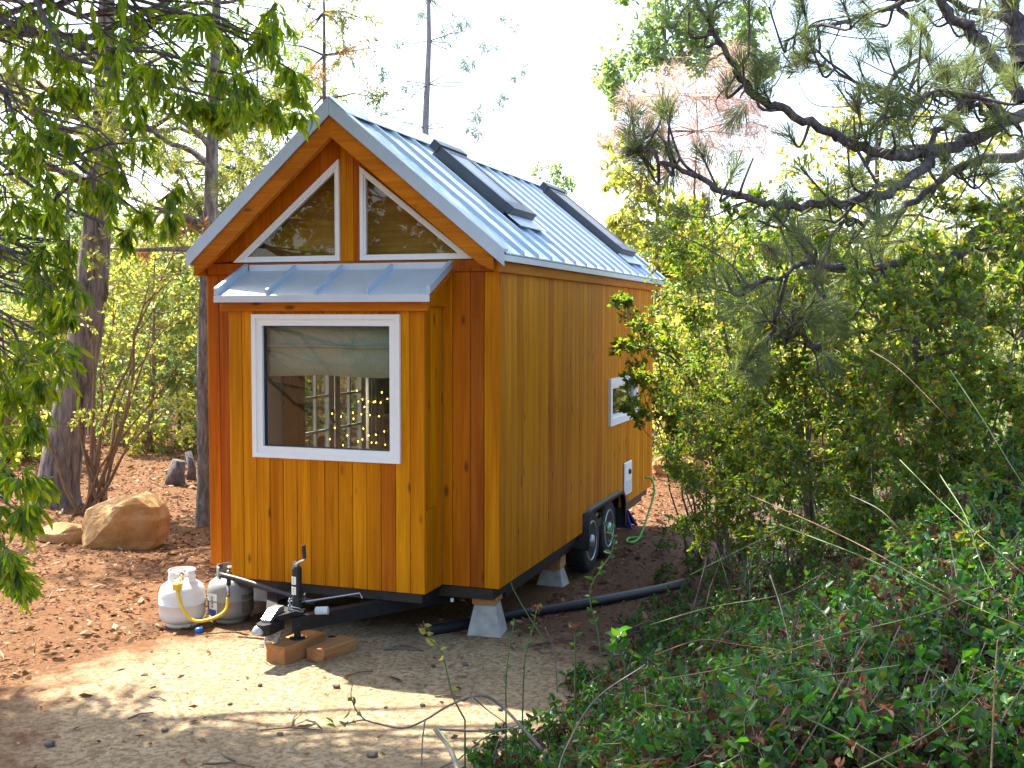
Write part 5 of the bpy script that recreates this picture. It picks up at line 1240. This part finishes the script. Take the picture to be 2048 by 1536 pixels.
shrub_px('oak_shrub', 'dense mid-green shrub below the crooked pine limb', (1640, 1010, 8.5), [(1540, 500, 8.3, 50), (1600, 470, 8.3, 50), (1560, 580, 8.3, 55), (1640, 570, 8.2, 55), (1500, 640, 8.3, 50), (1580, 670, 8.2, 55), (1660, 660, 8.0, 55), (1520, 740, 8.2, 50), (1600, 760, 8.0, 55), (1680, 750, 7.8, 55), (1540, 850, 8.0, 50), (1620, 860, 7.8, 55), (1700, 850, 7.6, 50), (1500, 900, 8.2, 40), (1490, 400, 8.5, 35), (1560, 420, 8.5, 35), (1640, 430, 8.4, 40), (1690, 520, 8.2, 50), (1520, 960, 7.8, 50), (1600, 940, 7.6, 55), (1680, 930, 7.2, 55)], 132, 4, nlf=8,
         stems=[([(1600, 800, 8.3), (1650, 710, 8.2), (1620, 690, 8.2), (1540, 670, 8.2)], .03), ([(1610, 760, 8.3), (1610, 690, 8.2), (1605, 640, 8.2)], .022)])
shrub_px('oak_shrub', 'tall dark-leaved shrub standing among the thicket stems', (1880, 1010, 6.6), [(1760, 560, 6.6, 55), (1840, 540, 6.5, 60), (1920, 560, 6.4, 60), (2000, 520, 6.4, 60), (1780, 650, 6.5, 60), (1860, 660, 6.4, 60), (1950, 650, 6.2, 60), (2040, 640, 6.2, 60), (1740, 740, 6.4, 60), (1820, 760, 6.3, 60), (1910, 750, 6.1, 60), (2000, 760, 6.0, 60), (1770, 850, 6.2, 60), (1860, 860, 6.0, 60), (1950, 850, 5.8, 60), (2040, 850, 5.8, 60), (2060, 560, 6.2, 60), (1960, 440, 6.6, 40), (2040, 450, 6.5, 45)], 133, 4, L=.040, Wd=.021, mat='leaf_shrub')

tw = np.random.default_rng(160)
for lo, hi, lb, sx in ((1345, 1570, 'twiggy small-leaved shrub between the house and the vine thicket', 1480), (1560, 1810, 'tangled small-leaved shrub behind the vine thicket', 1680), (1800, 2090, 'shaded small-leaved shrub under the tall dark-leaved shrub', 1950)):
    cr = []
    for _ in range(62):
        u = tw.uniform(lo, hi); v = tw.uniform(560 if u > 1500 else 700, 1075); cr.append((u, v, float(np.interp(v, [560, 800, 1000, 1080], [8.6, 7.6, 6.8, 6.4])) + (.9 if u < 1500 else 0) - (.7 if u > 1800 else 0), tw.uniform(34, 56)))
    shrub_px('twiggy_shrub', lb, (sx, 1060, 7.4), cr, 161 + lo, 2, L=.036, Wd=.018, ntw=13, nlf=8, r0=.014, stem_mat='stem_grey', jd=.3)
# --- the leafy vine thicket in the foreground right
vr = np.random.default_rng(140)
def bound_u(v): return np.interp(v, [860, 930, 960, 1000, 1080, 1150, 1250, 1340, 1400, 1480, 1540], [1640, 1500, 1430, 1370, 1315, 1290, 1240, 1180, 1080, 990, 930])
def vine_depth(u, v):
    g = on_ground(u, v); dg = float((g - CAM) @ fw)
    s = float(smooth(0, 620, u - bound_u(v)))
    plateau = np.interp(v, [860, 950, 1100, 1300, 1536], [6.9, 6.2, 5.0, 3.9, 3.0])
    return (dg - .12) * (1 - s) + min(plateau, dg - .12) * s
zones = {0: [], 1: [], 2: [], 3: []}
tries = 0
while sum(len(z) for z in zones.values()) < 1280 and tries < 20000:
    tries += 1
    v = vr.uniform(870, 1590); u = vr.uniform(930, 2140)
    if u < bound_u(min(v, 1540)) + vr.exponential(25) - 5: continue
    e = smooth(0, 260, u - bound_u(min(v, 1540)))
    if vr.uniform() > .35 + .65 * e: continue
    d = vine_depth(u, min(v, 1536)) + abs(vr.normal(0, .22)) * e
    c = at(u, v, d); r = vr.uniform(.10, .22) * (.65 + .35 * e)
    if c[2] < gz(c[0], c[1]) + .03: c[2] = gz(c[0], c[1]) + .03 + vr.uniform(0, .08)
    c = c + np.array([0, 0, vr.normal(0, .07) * e])
    z = 0 if (u < 1420 and v > 1180) else (1 if u < 1620 else (2 if v > 1220 else 3))
    zones[z].append([*c, r])
vlab = ['low leafy vine clump spilling onto the sandy ground', 'vine thicket with red-brown dried heads beside the oak-leaved shrubs', 'densest green vine tangle crossed by long pale canes', 'tall shaded vine tangle below the dark-leaved shrub']
canes = {0: [[(870, 1450, 3.9), (905, 1500, 3.7), (930, 1560, 3.5)], [(1290, 1330, 4.2), (1190, 1400, 4.0), (1130, 1500, 3.8), (1110, 1570, 3.6)], [(1300, 1250, 4.6), (1420, 1215, 4.5), (1560, 1190, 4.3), (1640, 1150, 4.2)], [(1150, 1590, 3.4), (1300, 1560, 3.4), (1420, 1520, 3.3)], [(1095, 1290, 5.2), (1062, 1240, 5.2), (1030, 1185, 5.2), (1022, 1165, 5.2)], [(1115, 1385, 5.0), (1108, 1300, 5.0), (1090, 1255, 5.0)]],
         1: [[(1310, 1310, 4.6), (1400, 1280, 4.4), (1480, 1290, 4.3), (1560, 1300, 4.2)], [(1380, 1150, 5.2), (1520, 1080, 5.0), (1600, 1040, 4.9)], [(1540, 1150, 4.6), (1560, 1210, 4.4), (1580, 1290, 4.2)], [(1700, 990, 4.7), (1760, 1020, 4.5), (1800, 1060, 4.4)]],
         2: [[(1320, 1360, 3.9), (1480, 1330, 3.6), (1680, 1270, 3.3), (1840, 1230, 3.1), (1990, 1170, 3.0)], [(1560, 1570, 3.0), (1640, 1440, 3.1), (1720, 1300, 3.2), (1740, 1270, 3.2)], [(1600, 1430, 3.1), (1700, 1480, 3.0), (1800, 1540, 2.9)], [(1980, 1580, 2.7), (1985, 1480, 2.75), (1990, 1350, 2.8), (1995, 1280, 2.85)], [(1380, 1400, 3.6), (1600, 1360, 3.3), (1800, 1330, 3.0)], [(1600, 1590, 2.9), (1760, 1520, 2.9), (1900, 1440, 2.9), (1990, 1350, 2.9)]],
         3: [[(1500, 990, 5.4), (1700, 1080, 4.6), (1900, 1190, 3.9), (2060, 1260, 3.5)], [(1900, 740, 4.6), (1960, 830, 4.4), (2015, 920, 4.2), (2060, 990, 4.0)], [(1740, 700, 5.0), (1800, 740, 4.8), (1900, 840, 4.5)], [(1560, 1050, 4.9), (1740, 1120, 4.2), (1900, 1200, 3.7)], [(1880, 950, 4.4), (1930, 1030, 4.1), (1960, 1120, 3.9), (1990, 1180, 3.7)], [(1800, 920, 4.7), (1900, 1020, 4.3), (2050, 1150, 3.8)]]}
for z, cl in zones.items():
    cl = np.array(cl); c0 = cl[:, :3].mean(0); b0 = np.array([c0[0], c0[1], gz(c0[0], c0[1]) - .02])
    wd = Wood(); rg = np.random.default_rng(150 + z)
    for c in cl[::3]:
        s = np.array([c[0] + rg.normal(0, .25), c[1] + rg.normal(0, .25), 0]); s[2] = gz(s[0], s[1]) - .01
        wd.tube(limb(s, c[:3] + np.array([0, 0, c[3]]), 7, .1, .05, rg), np.linspace(.005, .002, 7), 4)
    lf = [fol_into(wd, cl, 'leaf_vine', 'foliage', rg=rg, ntw=7, nlf=7, L=(.038, .036, .037, .037)[z], Wd=(.020, .019, .020, .020)[z], droop=.15, upb=.35, ldroop=.0, spread=1.2, lvar=.45, twr=.0018)]
    # brown dead leaves mixed in, deeper down
    dc = cl.copy(); dc[:, 2] -= dc[:, 3] * .15
    lf.append(fol_into(wd, dc, 'dry', 'dead_leaves', rg=rg, ntw=6, nlf=7, L=.036, Wd=.014, droop=.4, ldroop=.5, twr=.0015))
    t = tree('vine_thicket', vlab[z], 'vine', b0, wd, lf, 'stem_grey')
    for pts in canes[z]:
        Q = smooth_path([at(*p) - b0 for p in pts], 6); 
        MB().tube(Q, np.linspace(.0030, .0012, len(Q)), 6).build('cane', ('stem_grey', 'stem_tan', 'stem_green')[int(rg.integers(0, 3))], t, True)
    for _ in range(16):
        c = cl[rg.integers(0, len(cl)), :3] + np.array([0, 0, .06]) - b0 + (CAM - cl[0, :3]) / np.linalg.norm(CAM - cl[0, :3]) * .10
        n = 46; D = nrm(rg.normal(0, 1, (n, 3))); V, F = leaves_np(c + D * .006, D, rg.uniform(.02, .045, n), .008, rg, False)
        link('dried_head', np_mesh('dried_head', V, [F]), 'dry', t)
# upright leafy shoots in front of the thicket
def shoot(pts, label, seed, nl=14, L=.045, cat='plant', dryhead=False, stem='stem_green', mat='leaf_vine', group=None, base=None):
    rg = np.random.default_rng(seed); Q = smooth_path([at(*p) for p in pts], 6)
    g = gz(Q[0][0], Q[0][1])
    if Q[0][2] > g: Q = np.vstack([[Q[0][0], Q[0][1], g - .01], Q])
    b0 = Q[0].copy(); t = thing('leafy_shoot', label, cat, tuple(b0), 0, group)
    MB().tube(Q - b0, np.linspace(.0045, .002, len(Q)), 6).build('stem', stem, t, True)
    k = np.linspace(len(Q) * .3, len(Q) - 1, nl); P = np.stack([np.interp(k, np.arange(len(Q)), Q[:, i]) for i in range(3)], 1)
    a = np.arange(nl) * 2.4 + rg.uniform(0, 6); D = np.stack([np.cos(a), np.sin(a), rg.uniform(.1, .7, nl)], 1)
    V, F = leaves_np(P, D, L * rg.uniform(.6, 1.2, nl), L * .55, rg, True, .3); link('foliage', np_mesh('foliage', V - b0, [F]), mat, t)
    if dryhead:
        c = Q[-1] - b0; n = 40; D = nrm(rg.normal(0, 1, (n, 3))); V, F = leaves_np(c + D * .005, D, rg.uniform(.015, .035, n), .008, rg, False)
        link('dried_head', np_mesh('dried_head', V, [F]), 'dry', t)
    return t
def gd(u, v): return float((on_ground(u, v) - CAM) @ fw)
shoot([(930, 1440, 4.9), (905, 1390, 4.9), (885, 1310, 4.9), (862, 1280, 4.9), (848, 1258, 4.9)], 'arching green shoot with pale new leaves and pink dry tip by the drain pipe', 201, 9, .055, dryhead=True, mat='leaf_bright')
shoot([(1012, 1430, 5.3), (1012, 1360, 5.3), (1020, 1290, 5.3), (1030, 1240, 5.3)], 'thin upright green shoot in front of the pier, the one with few leaves', 202, 10, .035)
shoot([(1045, 1420, 5.3), (1050, 1320, 5.3), (1065, 1260, 5.3), (1075, 1215, 5.3)], 'upright shoot with small reddish tip beside the thin shoot', 203, 10, .035, dryhead=True)
shoot([(1205, 1330, 5.6), (1195, 1260, 5.6), (1180, 1180, 5.6), (1225, 1100, 5.6), (1218, 1050, 5.6)], 'tall leafy shoot rising in front of the trailer wheels', 204, 22, .045)
shoot([(1150, 1360, 5.0), (1150, 1300, 5.0), (1148, 1255, 5.0)], 'short stalk topped by a round red-brown seed head', 205, 5, .035, dryhead=True)
shoot([(1250, 1330, 4.8), (1235, 1290, 4.8), (1240, 1265, 4.8)], 'stout seedling with a rosette of broad leaves at the thicket edge', 206, 12, .07)
# bare forked branch reaching over the sand
bb = thing('bare_branch', 'bare forked branch arching over the sunlit sand', 'branch', tuple(on_ground(1080, 1500)))
o0 = np.array(bb.location)
for pts, r0, r1 in (([(1085, 1500, 4.6), (1040, 1450, 4.7), (1000, 1410, 4.8), (960, 1390, 4.8), (900, 1410, 4.9), (850, 1440, 5.0), (805, 1456, 5.0), (750, 1446, 5.0), (725, 1440, 5.0), (690, 1448, 5.0)], .0075, .003), ([(730, 1440, 5.0), (712, 1420, 5.0), (702, 1390, 5.0), (706, 1365, 5.0)], .0035, .002), ([(945, 1393, 4.8), (975, 1420, 4.8), (1010, 1445, 4.7)], .004, .002), ([(850, 1440, 5.0), (845, 1480, 4.9), (843, 1530, 4.8)], .004, .003), ([(940, 1392, 4.8), (948, 1370, 4.8), (946, 1356, 4.8)], .003, .002), ([(870, 1458, 4.0), (900, 1500, 3.9), (925, 1570, 3.7)], .009, .008), ([(870, 1458, 4.0), (950, 1462, 4.0), (1040, 1456, 4.0)], .005, .003)):
    MB().tube(smooth_path([at(*p) - o0 for p in pts], 5), np.linspace(r0, r1, (len(pts) - 1) * 5 + 1), 6).build('twig', 'stem_grey', bb, True)
rg = np.random.default_rng(210); c = np.array([at(u, v, 5.0) for u, v in ((672, 1455), (685, 1448), (700, 1445), (680, 1462), (692, 1455), (668, 1448), (705, 1392), (700, 1420), (715, 1425), (708, 1400), (704, 1370), (695, 1402))])
V, F = leaves_np(c - o0, rg.normal(0, 1, (len(c), 3)), .05, .022, rg); link('foliage', np_mesh('foliage', V, [F]), 'leaf_shrub', bb)

# --- trees behind the viewer: they close the clearing, shade it from the open sky and show in the window glass
def round_tree(x, y, h, r, seed, mat, label, n=60):
    rg = np.random.default_rng(seed); b0 = np.array([x, y, gz(x, y) - .05]); wd = Wood()
    P = limb(b0, b0 + np.array([rg.normal(0, .3), rg.normal(0, .3), h]), 10, .02, 0, rg); wd.tube(P, np.linspace(.2, .05, 10), 10)
    cl = []
    for _ in range(n):
        d = nrm(rg.normal(0, 1, 3)); q = b0 + np.array([0, 0, h * .62]) + d * np.array([r, r, h * .42]) * rg.uniform(.3, 1) ** .5
        cl.append([*q, rg.uniform(.5, .95)])
    for c in cl[::3]: wd.tube(limb(P[rg.integers(3, 9)], c[:3], 6, .08, .03, rg), np.linspace(.05, .012, 6), 5)
    lf = [fol_into(wd, np.array(cl), mat, rg=rg, ntw=12, nlf=11, L=.19, Wd=.11, near=False, want_twigs=False)]
    tree('tree', label, 'tree', b0, wd, lf, 'bark_grey')
round_tree(1.5, -16, 8.5, 3.0, 301, 'leaf_laurel', 'broad dark tree standing behind the viewer')
round_tree(-4.5, -13, 8, 2.8, 302, 'leaf_shrub', 'round leafy tree at the far side of the clearing')
round_tree(8, -15, 9, 3.0, 303, 'leaf_shrub', 'tall leafy tree on the bank behind the viewer')
